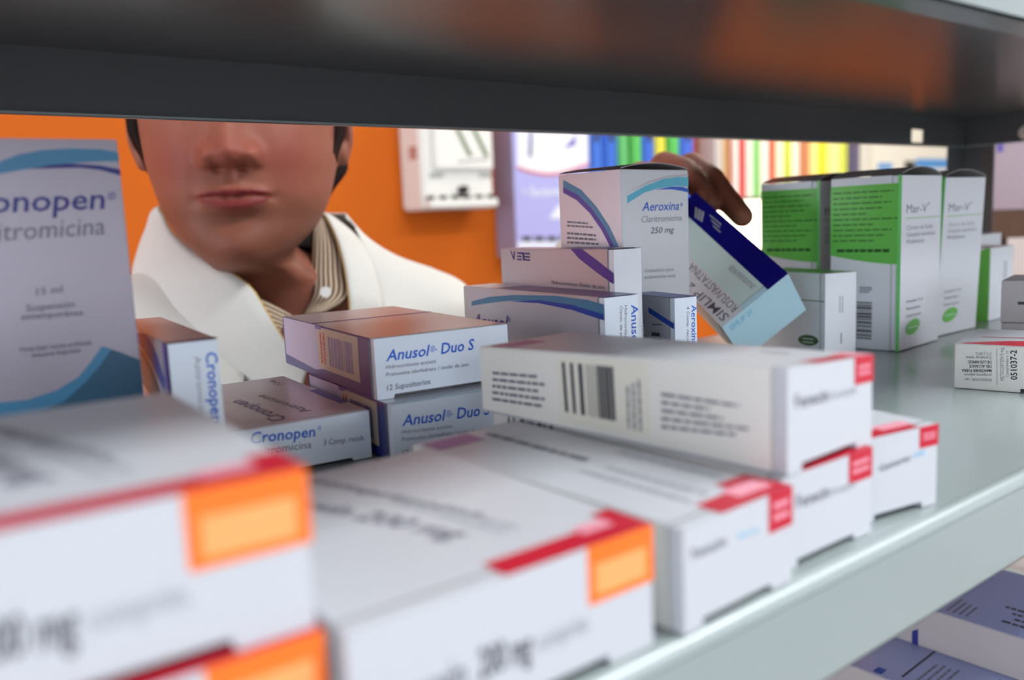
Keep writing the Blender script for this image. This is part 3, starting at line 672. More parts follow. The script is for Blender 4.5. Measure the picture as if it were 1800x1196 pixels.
pl([(936, 262), (1008, 228), (1014, 262), (985, 278), (940, 284)], mat('display_pale', srgb(240, 240, 236), .4), .0012)
pl([(990, 262), (1012, 236), (1012, 256)], mat('display_blue', srgb(120, 120, 190), .4), .0018)
pl([(931, 232), (936, 232), (935, 276), (929, 274)], mat('display_slate', srgb(96, 110, 140), .4), .0014)
V, F = text2d('• Saciante es', .02); w_ = V[:, 0].max(); a_, b_, c_ = on_y(918, 345, yq-.001), on_y(1010, 343, yq-.001), on_y(918, 329, yq-.001)
mb.add([a_+(b_-a_)*v[0]/w_+(c_-a_)*v[1]/CAPH-o_ for v in V], F, M_dw)
pl([(965, 384), (980, 362), (1000, 360), (1034, 368), (1034, 388)], M_dw, .0012)
for k_ in range(5): pl([(918+k_*22, 424), (918+k_*22+16, 424), (918+k_*22+16, 416-3*(k_ == 3)*4), (918+k_*22, 416)], dk, .0012)
pl([(910, 436), (1034, 436), (1034, 426), (910, 425)], M_dw, .0006)
mb.build('front_panel', t)

# folders: upright files on wall shelves
FG = 'coloured folders on the wall shelf'
def folder(px0, px1, Y, py0, py1, col, name, label, group, lean=0, hole=True, depth=.2):
    x0 = on_y(px0, py0, Y)[0]; x1 = on_y(px1, py0, Y)[0]; zb_ = on_y((px0+px1)/2, py1, Y)[2]; zt = on_y((px0+px1)/2, py0, Y)[2]+.12
    mb = MB(); w = x1-x0-.0015; d = min(depth, YW-Y-.01)
    bm = bmesh.new(); bmesh.ops.create_cube(bm, size=1)
    for v in bm.verts: v.co = Vector((v.co.x*w, v.co.y*d+d/2, (v.co.z+.5)*(zt-zb_)))
    es = [e for e in bm.edges if abs(e.verts[0].co.z-e.verts[1].co.z) > .01 and e.verts[0].co.y < .001]
    bmesh.ops.bevel(bm, geom=es, offset=min(w*.3, .008), segments=3, affect='EDGES')
    m = mat('folder_'+'_'.join(map(str, col)), srgb(*col), .4); mb.bm(bm, m)
    if hole:
        zh = on_y((px0+px1)/2, 243, Y)[2]-zb_; mb.cyl((0, -.0008, zh), (0, .002, zh), min(w*.28, .009), dk, 16)
    o = mb.build(name); o.location = ((x0+x1)/2, Y, zb_); tag(o, label, 'folder', group); return o
def wall_board(px0, px1, Y, py, lab, m, th=.018):
    x0 = on_y(px0, py, Y)[0]; x1 = on_y(px1, py, Y)[0]; z = on_y((px0+px1)/2, py, Y)[2]
    mb = MB(); mb.box((-(x1-x0)/2, 0, -th), ((x1-x0)/2, YW-Y, 0), m, .002); o = mb.build('wall_shelf'); o.location = ((x0+x1)/2, Y, z-.0005); tag(o, lab, 'shelf'); return z
Y1 = 1.63; zb1 = 440
left = [(1036, 1061, (60, 110, 205), 'left one of the two blue folders beside the lilac display'), (1062, 1087, (52, 104, 200), 'right one of the two blue folders beside the lilac display'),
        (1089, 1106, (104, 190, 112), 'pale green folder just right of the blue pair'), (1112, 1130, (92, 190, 92), 'green folder between teal gap and blue folder'),
        (1131, 1152, (58, 104, 204), 'blue folder between green and yellow ones'), (1154, 1172, (224, 216, 70), 'yellow folder among blue and green, above the hand'),
        (1178, 1196, (92, 190, 92), 'green folder right of the yellow one, above the hand'), (1197, 1222, (62, 100, 200), 'last blue folder, next to the bare orange wall')]
for px0, px1, col, lab in left: folder(px0, px1, Y1, 240, 440, col, 'folder', lab, FG, hole=col[2] > 150)
wall_board(1034, 1224, Y1-.01, 440, 'white wall shelf carrying the blue and green folders', M_plastic)
Y2 = 1.62
right = [(1261, 1272, (214, 206, 196), 'pale grey file at the left end of the bright row'), (1272, 1283, (205, 165, 115), 'tan file beside the pale grey one'), (1283.5, 1287.5, (190, 84, 44), 'very thin rust-red file beside the tan one'),
         (1288, 1301, (246, 236, 226), 'white file left of the red one'), (1301, 1313.5, (214, 66, 66), 'red file between two white ones'), (1314, 1327, (240, 244, 226), 'white file between red and green'),
         (1327, 1338, (120, 200, 88), 'green file in the bright row'), (1338.5, 1354, (250, 238, 224), 'white file between green and orange-red'), (1354, 1366, (226, 96, 48), 'orange-red file in the bright row'),
         (1366.5, 1380, (252, 246, 214), 'cream file left of the lime one'), (1380, 1394, (206, 214, 70), 'lime file between two cream ones'), (1394.5, 1407.5, (250, 240, 220), 'cream file left of the brown one'),
         (1408, 1426, (206, 132, 84), 'light brown file in the bright row'), (1427, 1440, (250, 236, 150), 'pale yellow file left of the bright yellow one'), (1440.5, 1456, (238, 220, 40), 'bright yellow file in the bright row'),
         (1457, 1479, (230, 224, 150), 'pale straw file right of the bright yellow'), (1480, 1492, (214, 220, 80), 'lime file at the right end of the yellow group'), (1496, 1514, (92, 84, 112), 'dark purple-grey file right of the yellow group'), (1516, 1530, (222, 216, 200), 'cream file beside the striped white box')]
for px0, px1, col, lab in right: folder(px0, px1, Y2, 245, 346, col, 'file', lab, 'bright row of files on the right wall shelf', hole=False)
zs = wall_board(1258, 1660, Y2-.01, 346, 'white wall shelf under the bright row of files', M_plastic)
# white box with blue bands on that shelf
x0 = on_y(1532, 300, Y2)[0]; x1 = on_y(1696, 300, Y2)[0]; zb_ = on_y(1590, 346, Y2)[2]; zz = on_y(1590, 250, Y2)[2]+.1
mb = MB(); mb.box((0, 0, 0), (x1-x0, .075, zz-zb_), mat('cream_box', srgb(228, 222, 204), .5), .002)
def band(pxa, pya, pxb, pyb, m):
    A, B_ = on_y(pxa, pya, Y2), on_y(pxb, pyb, Y2); mb.box((A[0]-x0, -.0008, B_[2]-zb_), (B_[0]-x0, .001, A[2]-zb_), m)
bb = mat('band_blue', srgb(60, 140, 205), .4); band(1543, 287, 1568, 297, bb); band(1590, 283, 1608, 300, dk); band(1610, 279, 1692, 296, bb)
o = mb.build('carton'); o.location = (x0, Y2, zb_); tag(o, 'cream carton with blue bands at the right end of the file shelf', 'box')
# lit box under that shelf
x0 = on_y(1281, 380, 1.61)[0]; x1 = on_y(1345, 380, 1.61)[0]; zt_ = on_y(1310, 352, 1.61)[2]; zb_ = on_y(1310, 440, 1.61)[2]
mb = MB(); mb.box((0, 0, 0), (x1-x0, .085, zt_-zb_), mat('lit_white_panel', srgb(255, 246, 226), .4, emit=3.2, emcol=(1, .86, .62, 1)), .004)
o = mb.build('light_box'); o.location = (x0, 1.61, zb_); tag(o, 'glowing warm white light box under the file shelf', 'lamp')

# neighbouring wooden shelf with a pale carton, beyond the right post
ya = -.95; ca_, sa_ = math.cos(ya), math.sin(ya); pA = at(1716, 373, 1.15)
mb = MB(); mb.box((0, 0, -.036), (1.0, .4, 0), M_wood, .002); mb.box((.02, .05, -1.38-pA[2]), (.05, .35, -.034), M_wood); mb.box((.95, .05, -1.38-pA[2]), (.98, .35, -.034), M_wood)
o = mb.build('side_counter'); o.location = tuple(pA); o.rotation_euler = (0, 0, ya); tag(o, 'brown wooden counter beyond the right corner post', 'counter')
k = Carton(corners(pA[0]+ca_*.02-sa_*.03, pA[1]+sa_*.02+ca_*.03, pA[2]+.0005, ya, .34, .2, .26), mat('pinkish_carton', srgb(160, 142, 150), .6))
k.lines('F', [(.15, .2), (.9, .2), (.9, .9), (.15, .9)], 6, M_lav, px=False, fill=.3, seed=3); k.lines('F', [(.015, .3), (.015, .9), (.06, .9), (.06, .3)], 1, M_violet, px=False, fill=.5)
k.build('carton', 'pale pinkish carton on the wooden counter beyond the post', 'box')

# ================================================================== PERSON
def catmull(keys, n):
    K = np.array(keys, float); m = len(K); out = []
    for s in np.linspace(0, m-1-1e-9, n):
        i = int(s); t = s-i; p0 = K[max(i-1, 0)]; p1 = K[i]; p2 = K[min(i+1, m-1)]; p3 = K[min(i+2, m-1)]
        out.append(.5*((2*p1)+(-p0+p2)*t+(2*p0-5*p1+4*p2-p3)*t*t+(-p0+3*p1-3*p2+p3)*t**3))
    return np.array(out)
HO = at(410, 347, .590); HA = math.radians(-27)
HX = np.array([math.cos(HA), math.sin(HA), 0]); HY = np.array([-math.sin(HA), math.cos(HA), 0]); HZ = np.array([0, 0, 1.])
def h2w(P): P = np.asarray(P, float)*.001; return HO+P[..., 0:1]*HX+P[..., 1:2]*HY+P[..., 2:3]*HZ
def w2h(P): d = (np.asarray(P)-HO)*1000; return np.stack([d@HX, d@HY, d@HZ], -1)
#        zf    zb   yf   w   yb   yc  dx
HEAD = [(190, 190, 86, 1, 90, 88, 0), (186, 186, 50, 36, 128, 88, 0), (168, 168, 20, 62, 165, 90, 0), (142, 142, 7, 72, 184, 92, 0), (112, 110, 2, 76, 191, 94, 0),
        (92, 88, 0, 77, 191, 94, 0), (72, 68, 5, 75.5, 188, 94, 0), (50, 48, 4, 74, 181, 92, 0), (30, 29, 2, 71.5, 170, 90, 0), (15, 16, 1, 68, 158, 88, 0), (0, 4, 1, 64, 149, 86, 0),
        (-15, -6, 3, 58.5, 144, 84, 0), (-29, -14, 2, 51, 141, 82, 0), (-39, -20, 2.5, 42, 140, 80, 0), (-47, -26, 8, 34, 139, 80, 0), (-52, -33, 22, 33, 138, 86, 2), (-57, -42, 44, 40, 138, 92, 7),
        (-67, -58, 60, 49, 140, 98, 20), (-86, -80, 66, 56, 142, 102, 33), (-104, -102, 64, 57, 146, 104, 37), (-125, -125, 56, 70, 150, 104, 42), (-150, -150, 44, 96, 150, 102, 46), (-165, -165, 60, 60, 130, 100, 46)]
NR, NC = 260, 180
rows = catmull(HEAD, NR)
u = np.linspace(-1, 1, NC, endpoint=False); phi = np.pi*(.62*u+.38*u**3)
def sgnp(v, p): return np.sign(v)*np.abs(v)**p
G = lambda v, s: np.exp(-(v/s)**2)
def sstep(a, b, x): t = np.clip((x-a)/(b-a), 0, 1); return t*t*(3-2*t)
Hd = np.zeros((NR, NC, 3))
for r_, (zf, zb, yf, w_, yb, yc, dx) in enumerate(rows):
    s_, c_ = np.sin(phi), np.cos(phi); p_ = .92
    x = w_*sgnp(s_, p_)+dx; fr = c_ > 0
    y = np.where(fr, yc-(yc-yf)*sgnp(np.abs(c_), p_), yc+(yb-yc)*np.abs(c_))
    k_ = (1-c_)/2; k_ = k_*k_*(3-2*k_); z = zf*(1-k_)+zb*k_
    Hd[r_, :, 0] = x; Hd[r_, :, 1] = y; Hd[r_, :, 2] = z
X, Y, Z = Hd[..., 0], Hd[..., 1], Hd[..., 2]
front = sstep(75, 45, Y)*(Z > -60)
D = np.zeros_like(X)
# nose: bridge, tip, wings, underside
ridge = np.interp(Z, [19, 22, 25, 29, 33, 38, 48, 62, 78, 90], [0, 13, 18.5, 21.8, 21.5, 18.5, 13.5, 9.5, 5, 0]); sig = np.interp(Z, [22, 31, 45, 80], [12.5, 13.5, 10.5, 9.5])
D += ridge*np.exp(-np.abs(X/sig)**2.0)*sstep(18.0, 20.5, Z)
for sx in (-1, 1):
    D += 10.5*G(X-sx*16, 6.0)*G(Z-27.5, 7.0)*sstep(18, 21.5, Z)
    D -= 9.0*G(X-sx*8.6, 3.6)*G(Z-20.3, 2.0)             # nostrils
    D -= 1.2*G(X-sx*23.5, 4)*G(Z-28, 9)                    # crease beside the wing
    D += 3.5*G(X-sx*36, 16)*G(Z-34, 20)                    # cheek
    D -= .6*G(X-sx*(27+(12-Z)*.25), 5)*G(Z-8, 15)         # smile fold
    D -= 1.8*G(X-sx*28, 4)*G(Z+1, 4)                       # mouth corner
    D -= 9*G(X-sx*31, 15)*G(Z-72, 11)                      # eye socket
    D += 3.5*G(X-sx*30, 18)*G(Z-88, 8)                     # brow
    D += 1.3*G(X-sx*4.5, 2.4)*G(Z-13, 7)                   # philtrum ridge
D -= 1.3*G(X, 2.6)*G(Z-13, 7)
Lw = np.clip(1-(X/27.5)**2, 0, 1)
bow = 1.2*G(X-5, 4)+1.2*G(X+5, 4)-.8*G(X, 2.5)
ls = Lw**.5
D += 4.6*G(Z-.6-3.6*ls-bow*.5, 3.0*ls+.8)*Lw**.8
Ll = np.clip(1-(X/24)**2, 0, 1)
D += 6.0*G(Z+6.2*Ll**.5, 4.2*Ll**.5+.9)*Ll
D -= 6.5*G(Z+.2+1.2*G(X, 6)-.9*G(np.abs(X)-13, 8), 1.15)*Lw**.35
D -= 3.6*G(Z+15.5, 5)*G(X, 17)
D += 5.0*G(Z+33, 11)*G(X, 15)
D += 1.5*G(Z+28, 10)*G(np.abs(X)-30, 10)
Hd[..., 1] = Y-D*np.clip(front, 0, 1)
def tube_union(mb, pts, rad, m, seg=14):
    pts = [np.asarray(p, float) for p in pts]
    for k_, (p, r) in enumerate(zip(pts, rad)):
        bm = bmesh.new(); bmesh.ops.create_icosphere(bm, subdivisions=2, radius=r); mb.bm(bm, m, Matrix.Translation(Vector(p)))
        if k_: mb.cyl(pts[k_-1], p, rad[k_-1], m, seg, r)
def ball(mb, c, rad, m, R=None):
    bm = bmesh.new(); bmesh.ops.create_icosphere(bm, subdivisions=3, radius=1)
    M = Matrix.Translation(Vector(c)) @ (R or Matrix.Identity(3)).to_4x4() @ Matrix.Diagonal((*rad, 1)); mb.bm(bm, m, M)
body = MB()
W_ = h2w(Hd).reshape(-1, 3); fs = []
for r_ in range(NR-1):
    for k_ in range(NC): fs.append([r_*NC+k_, (r_+1)*NC+k_, (r_+1)*NC+(k_+1) % NC, r_*NC+(k_+1) % NC])
fs.append(list(range(NC))); fs.append([(NR-1)*NC+k_ for k_ in range(NC)][::-1])
body.add(W_, fs, M_skin, True)
RH = Matrix.Rotation(HA, 3, 'Z')
for sx in (-1, 1):                                            # ears
    ball(body, h2w([sx*77, 98, 60]), (.0055, .016, .030), M_skin, RH @ Matrix.Rotation(sx*.45, 3, 'Z') @ Matrix.Rotation(-.12, 3, 'X'))
    ball(body, h2w([sx*76, 91, 36]), (.006, .009, .011), M_skin, RH)
BO = at(515, 545, .665); BA = math.radians(-14)
BX = np.array([math.cos(BA), math.sin(BA), 0]); BY = np.array([-math.sin(BA), math.cos(BA), 0])
def b2w(P): P = np.asarray(P, float)*.001; return BO+P[..., 0:1]*BX+P[..., 1:2]*BY+P[..., 2:3]*HZ
RB_ = Matrix.Rotation(BA, 3, 'Z')
ball(body, b2w([0, 75, -110]), (.155, .09, .15), M_skin, RB_); ball(body, b2w([0, 75, -330]), (.14, .085, .24), M_skin, RB_); ball(body, b2w([0, 80, -560]), (.155, .09, .13), M_skin, RB_)
tube_union(body, [b2w([-135, 80, -45]), b2w([0, 80, -20]), b2w([135, 80, -45])], [.04, .06, .04], M_skin)
FLOOR = -1.38; fz = (FLOOR-BO[2])*1000
for sx in (-1, 1): tube_union(body, [b2w([sx*85, 80, -600]), b2w([sx*95, 75, -980]), b2w([sx*100, 85, fz+90]), b2w([sx*104, 20, fz+35])], [.082, .056, .042, .034], M_skin)
tube_union(body, [b2w([-150, 80, -55]), b2w([-200, 95, -290]), b2w([-195, 60, -520]), b2w([-190, 45, -600])], [.047, .041, .028, .026], M_skin)
for k_ in range(4): tube_union(body, [b2w([-192+6*k_, 25+13*k_, -640]), b2w([-190+5*k_, 18+14*k_, -690]), b2w([-185+5*k_, 16+14*k_, -735+6*abs(k_-1)])], [.0095, .0085, .007], M_skin)
ball(body, b2w([-190, 45, -632]), (.018, .04, .045), M_skin, RB_)
tube_union(body, [b2w([-185, 20, -610]), b2w([-172, -5, -650]), b2w([-168, -12, -685])], [.012, .0095, .008], M_skin)
# left arm reaching into the shelf
SH = b2w([148, 78, -60]); EL = at(850, 770, .72); WR = at(1098, 418, .755)
tube_union(body, [SH, EL, WR], [.048, .041, .027], M_skin)
Ks = [(at(1215, 291, .685), [at(1251, 315, .655), at(1279, 352, .618), at(1305, 381, .592)], [.0110, .0098, .0088, .0078]),
      (at(1168, 291, .685), [at(1206, 300, .656), at(1229, 332, .628), at(1241, 363, .614)+ib*.004], [.0118, .0096, .0086, .0075]),
      (at(1124, 306, .69), [at(1160, 310, .66), at(1186, 338, .616), at(1196, 368, .613)+ia*.007], [.0105, .0096, .0086, .0074]),
      (at(1086, 326, .70), [at(1118, 324, .67), at(1142, 346, .622), at(1152, 372, .616)], [.0102, .0092, .0083, .0072])]
for k0, ch, rad in Ks:
    tube_union(body, [k0*.6+WR*.4, k0]+ch, [.0125]+rad, M_skin)
pc = sum(k0 for k0, _, _ in Ks)/4
tube_union(body, [WR, WR*.45+Ks[0][0]*.55], [.024, .016], M_skin); tube_union(body, [WR, WR*.45+Ks[3][0]*.55], [.024, .016], M_skin); tube_union(body, [WR, WR*.4+pc*.6], [.024, .018], M_skin)
tmb = L0+ia*il*.92+ib*iw*.55-ic*.0098
tube_union(body, [WR*.6+Ks[3][0]*.4, at(1118, 400, .685), at(1150, 415, .645), tmb], [.014, .012, .0095, .0078], M_skin)
me0 = body.mesh('person'); tmp = bpy.data.objects.new('tmp', me0); COL.objects.link(tmp)
md = tmp.modifiers.new('r', 'REMESH'); md.mode = 'VOXEL'; md.voxel_size = .0015; md.use_smooth_shade = True
me = bpy.data.meshes.new_from_object(tmp.evaluated_get(bpy.context.evaluated_depsgraph_get())); bpy.data.objects.remove(tmp); bpy.data.meshes.remove(me0)
n_ = len(me.vertices); V = np.empty(n_*3); me.vertices.foreach_get('co', V); V = V.reshape(-1, 3)
E_ = np.empty(len(me.edges)*2, int); me.edges.foreach_get('vertices', E_); E_ = E_.reshape(-1, 2)
deg = np.bincount(E_.ravel(), minlength=n_)[:, None]
hl = w2h(V); face = ((hl[:, 2] > -52) & (hl[:, 1] < 60) & (np.abs(hl[:, 0]) < 90))[:, None]
for it in range(8):
    A = np.zeros_like(V); np.add.at(A, E_[:, 0], V[E_[:, 1]]); np.add.at(A, E_[:, 1], V[E_[:, 0]])
    wgt = np.where(face, .30 if it < 2 else 0, .5); V = V*(1-wgt)+wgt*A/np.maximum(deg, 1)
PO = np.array([BO[0], BO[1]+.06, FLOOR])
me.vertices.foreach_set('co', (V-PO).ravel()); me.materials.clear(); me.materials.append(M_skin)
me.polygons.foreach_set('material_index', np.zeros(len(me.polygons), int)); me.polygons.foreach_set('use_smooth', np.ones(len(me.polygons), bool))
# true skin colouring: lips, ruddy cheeks and nose, shaved beard shadow
hl = w2h(V); x, y, z = hl.T; f_ = (y < 70)
base = np.array(srgb(146, 90, 72)[:3]); lipc = np.array(srgb(116, 40, 40)[:3]); rud = np.array(srgb(140, 69, 57)[:3]); beard = np.array(srgb(104, 66, 49)[:3])
lw = np.clip(1-(x/27)**2, 0, 1)
lip = f_*np.clip(lw*3, 0, 1)*np.clip(np.maximum(G(z-3.2*np.sqrt(lw), 3.9*np.sqrt(lw)+.3), G(z+5.2*lw, 5.0*lw+.4))*1.7-.6, 0, 1)*(y < 14)
ru = f_*np.clip(.75*(G(x-37, 20)+G(x+37, 20))*G(z-28, 22)+.7*G(x, 16)*G(z-30, 12)+.4*G(x, 14)*G(z+32, 12), 0, 1)
be = f_*np.clip(.75*sstep(8, -14, z)*sstep(-70, -40, z)+.55*G(z-13, 5)*G(x, 22)*(np.abs(x) > 3), 0, 1)*(1-lip)
c = base+(rud-base)*ru[:, None]; c = c+(beard-c)*(be*.7)[:, None]; c = c+(lipc-c)*lip[:, None]
ca = me.attributes.new('tint', 'FLOAT_COLOR', 'POINT'); ca.data.foreach_set('color', np.concatenate([c, np.ones((n_, 1))], 1).astype(np.float32).ravel())
me.name = 'person'; per = link('person', me); per.location = tuple(PO)
tag(per, 'person in a white coat over a striped shirt, reaching into the shelf', 'person')
def pchild(name, mb):
    mb.v = [tuple(np.array(v)-PO) for v in mb.v]; return mb.build(name, per)
# hair
mb = MB(); ph = np.degrees(np.abs(phi)); vid = {}; quads = []
def hlim(r_, k_):
    a_ = ph[k_]
    if a_ < 50: return 122
    if a_ < 60: return 105
    if a_ < 70: return 62+(70-a_)*4
    if phi[k_] < 0 and a_ < 118: return 24+abs(a_-82)*1.1
    if a_ < 84: return 28+(84-a_)*.5
    if a_ < 102: return 78
    return 0-(a_-102)*.12 if phi[k_] > 0 else 24
def ismask(r_, k_): return Hd[r_, k_, 2] > max(hlim(r_, k_), -30)
def hv(r_, k_, side):
    k_ %= NC; key = (r_, k_, side)
    if key not in vid:
        p = Hd[r_, k_].copy()
        if side:
            cen = np.array([0, 92, min(p[2], 110)]); dd = p-cen; dd /= np.linalg.norm(dd); a_ = ph[k_]
            o_h = 8 if phi[k_] < 0 and a_ < 118 and p[2] < 70 else 12 if a_ > 100 else 6 if a_ < 90 and p[2] < 80 else 13
            tp = .12+.88*sstep(0, 26, p[2]-hlim(r_, k_)) if p[2] < 100 else 1
            p = p+dd*o_h*tp*(.8+.2*math.sin(k_*1.7+r_*.08))
        vid[key] = len(mb.v); mb.v.append(tuple(h2w(p)))
    return vid[key]
km = mb.mi(M_hair); msk = np.array([[ismask(r_, k_) for k_ in range(NC)] for r_ in range(NR)])
def addf(f): mb.f.append(f); mb.m.append(km); mb.smooth.append(True)
for r_ in range(NR-1):
    for k_ in range(NC):
        if not msk[r_, k_]: continue
        k2 = (k_+1) % NC; addf([hv(r_, k_, 1), hv(r_+1, k_, 1), hv(r_+1, k2, 1), hv(r_, k2, 1)])
        for (dr, dk_, e) in ((1, 0, ((r_+1, k_), (r_+1, k2))), (-1, 0, ((r_, k2), (r_, k_))), (0, 1, ((r_+1, k2), (r_, k2))), (0, -1, ((r_, k_), (r_+1, k_)))):
            rr, kk = r_+dr, (k_+dk_) % NC
            if rr < 0 or rr >= NR-1 or not msk[rr, kk]: a_, b_ = e; addf([hv(*a_, 1), hv(*a_, 0), hv(*b_, 0), hv(*b_, 1)])
pchild('hair', mb)
for sx in (-1, 1):
    mb = MB(); ball(mb, h2w([sx*31, 17, 72]), (.012, .012, .012), M_eye); ball(mb, h2w([sx*31, 7.2, 72]), (.0055, .0032, .0055), M_iris, RH); pchild('eye', mb)
    mb = MB(); tube_union(mb, [h2w([sx*16, -1, 87]), h2w([sx*30, -1, 92]), h2w([sx*45, 9, 88])], [.003, .004, .002], M_hair, 8); pchild('eyebrow', mb)
# garments: torso shell swept from neck to hem
SIDE = [(62, 74), (80, 52), (106, 34), (140, 20), (168, 4), (184, -28), (192, -90), (200, -300), (205, -620), (215, -800)]
FRNT = [(60, 22), (74, 8), (98, -30), (116, -70), (126, -115), (131, -175), (132, -250), (130, -380), (140, -620), (150, -800)]
BACK = [(62, 78), (78, 66), (100, 40), (115, 0), (120, -50), (122, -120), (120, -240), (118, -380), (130, -620), (140, -800)]
def shell(sc, off, hem, vtop=None, rows_=110, cols=120, folds=0):
    S_, F_, B_ = [catmull(q, rows_) for q in (SIDE, FRNT, BACK)]; P = np.zeros((rows_, cols, 3)); th = np.linspace(-np.pi, np.pi, cols, endpoint=False)
    for r_ in range(rows_):
        s2, c2 = np.sin(th)**2, np.cos(th)**2; fr = np.cos(th) > 0; q = np.where(fr, F_[r_, 0], B_[r_, 0]); zz = np.where(fr, F_[r_, 1], B_[r_, 1])
        P[r_, :, 0] = S_[r_, 0]*sgnp(np.sin(th), .9)*sc; P[r_, :, 1] = 78-q*sgnp(np.cos(th), .9)*sc; P[r_, :, 2] = S_[r_, 1]*s2+zz*c2+off
    if folds:
        a, b_ = P[..., 0], P[..., 2]; P[..., 1] += -folds*(np.sin(a*.055+b_*.035)*np.exp(-((b_+40)/90)**2)+.7*np.sin(a*.09-b_*.06+1)*np.exp(-((b_+60)/70)**2))
    P[..., 2] = np.maximum(P[..., 2], hem); return P
def shell_mesh(P, m, cut=None):
    mb = MB(); R_, C_ = P.shape[:2]; mb.v = [tuple(v) for v in b2w(P).reshape(-1, 3)]; k_ = mb.mi(m)
    for r_ in range(R_-1):
        for c_ in range(C_):
            if cut is not None and cut(P[r_, c_]): continue
            mb.f.append([r_*C_+c_, (r_+1)*C_+c_, (r_+1)*C_+(c_+1) % C_, r_*C_+(c_+1) % C_]); mb.m.append(k_); mb.smooth.append(True)
    return mb
def thick(o, t):
    md = o.modifiers.new('thickness', 'SOLIDIFY'); md.thickness = t; md.offset = 0; return o
thick(pchild('sweater', shell_mesh(shell(.93, -30, -640), M_dark)), .002)
def vcut(p):
    x_, y_, z_ = p
    if y_ > 60: return False
    lim = np.interp(z_, [-135, -60, 0, 40], [0, 42, 60, 64]); return abs(x_-2) < lim and z_ > -135
coat = thick(pchild('lab_coat', shell_mesh(shell(1.0, 0, -800, folds=3.2), M_coat, vcut)), .0022)
def ribbon(inner, outer, m, n=60, k=7, puff=.006):
    A = catmull(np.array([at(*p) for p in inner]), n); B_ = catmull(np.array([at(*p) for p in outer]), n); mb = MB(); V_ = []; uv = []
    for i_ in range(n):
        for j_ in range(k):
            t_ = j_/(k-1); p = A[i_]*(1-t_)+B_[i_]*t_; V_.append(p-FF*puff*4*t_*(1-t_)); uv.append((i_/n, t_))
    fs_ = [[i_*k+j_, i_*k+j_+1, (i_+1)*k+j_+1, (i_+1)*k+j_] for i_ in range(n-1) for j_ in range(k-1)]
    mb.add(V_, fs_, m, True); return mb, uv, A
inn = [(540, 650, .628), (500, 600, .626), (468, 548, .622), (440, 505, .622), (398, 476, .628), (345, 446, .648), (306, 412, .676), (289, 382, .700), (283, 364, .715), (330, 362, .775), (430, 366, .80), (515, 366, .78), (562, 374, .735), (582, 398, .705), (600, 446, .678), (611, 500, .660), (616, 552, .650), (606, 600, .640), (570, 655, .63)]
out = [(520, 740, .634), (440, 690, .636), (350, 640, .640), (290, 590, .648), (250, 540, .664), (234, 490, .682), (242, 448, .704), (258, 404, .724), (274, 376, .742), (320, 380, .83), (430, 384, .86), (530, 376, .83), (572, 378, .765), (602, 396, .732), (632, 425, .712), (658, 470, .692), (676, 560, .672), (670, 650, .650), (600, 720, .638)]
mb, uv, A = ribbon(inn, out, M_coat, 140, 9, .005)
col = pchild('coat_collar', mb); thick(col, .003)
mb = MB(); tube_union(mb, [p for p in A[::3]], [.0011]*len(A[::3]), M_hem, 6); pchild('seam', mb)
def shirt_leaf(inner, outer):
    mb, uv, A = ribbon(inner, outer, M_shirt, 40, 7, .004); o = pchild('shirt_collar', mb)
    ul = o.data.uv_layers.new(name='UVMap')
    for lp in o.data.loops: a, b_ = uv[lp.vertex_index]; ul.data[lp.index].uv = (b_*.35+a*.12, a)
    thick(o, .0022); return o
shirt_leaf([(550, 384, .722), (549, 420, .700), (549, 470, .682), (550, 520, .668), (532, 556, .660)], [(576, 388, .725), (594, 430, .698), (606, 480, .678), (612, 522, .663), (572, 548, .655)])
shirt_leaf([(296, 400, .715), (340, 455, .690), (400, 500, .668), (455, 524, .660), (512, 556, .657)], [(290, 420, .705), (325, 476, .682), (380, 530, .655), (440, 572, .645), (488, 592, .645)])
bt = at(573, 514, .656); mb = MB(); mb.cyl(bt, bt-FF*.0018, .0042, M_plastic, 16); pchild('button', mb)
def sleeve(name, pts, rad, m, n=40, cols=28):
    K = np.array([np.append(p, r) for p, r in zip(pts, rad)]); Cc = catmull(K, n); mb = MB(); V_ = []
    up = np.array([.1, .2, 1.])
    for i_ in range(n):
        d_ = Cc[min(i_+1, n-1), :3]-Cc[max(i_-1, 0), :3]; d_ /= np.linalg.norm(d_); s_ = np.cross(d_, [.3, .8, .2]); s_ /= np.linalg.norm(s_); t_ = np.cross(d_, s_)
        for j_ in range(cols):
            a = 2*np.pi*j_/cols; r = Cc[i_, 3]*(1+.05*math.sin(3*a+i_*.9)*math.sin(i_*.7)); V_.append(Cc[i_, :3]+r*(math.cos(a)*s_+math.sin(a)*t_))
    mb.add(V_, [[i_*cols+j_, i_*cols+(j_+1) % cols, (i_+1)*cols+(j_+1) % cols, (i_+1)*cols+j_] for i_ in range(n-1) for j_ in range(cols)], m, True)
    return thick(pchild(name, mb), .002)
sleeve('sleeve', [b2w([118, 78, -62]), SH*.85+EL*.15, SH*.35+EL*.65, EL*.98+WR*.02, EL*.5+WR*.5, EL*.12+WR*.88], [.066, .064, .058, .056, .050, .042], M_coat)
sleeve('sleeve', [b2w([-118, 78, -62]), b2w([-160, 84, -110]), b2w([-202, 95, -290]), b2w([-198, 62, -500]), b2w([-193, 50, -585])], [.066, .068, .060, .050, .046], M_coat)
for sx in (-1, 1):
    sleeve('trouser_leg', [b2w([sx*80, 80, -560]), b2w([sx*88, 80, -700]), b2w([sx*96, 78, -980]), b2w([sx*100, 85, fz+60])], [.105, .098, .078, .075], M_trous)
    mb = MB(); ball(mb, b2w([sx*104, 20, fz+38]), (.046, .135, .046), M_shoe, RB_); mb.v = [(a, b_, max(c_, FLOOR+.001)) for a, b_, c_ in mb.v]; pchild('shoe', mb)

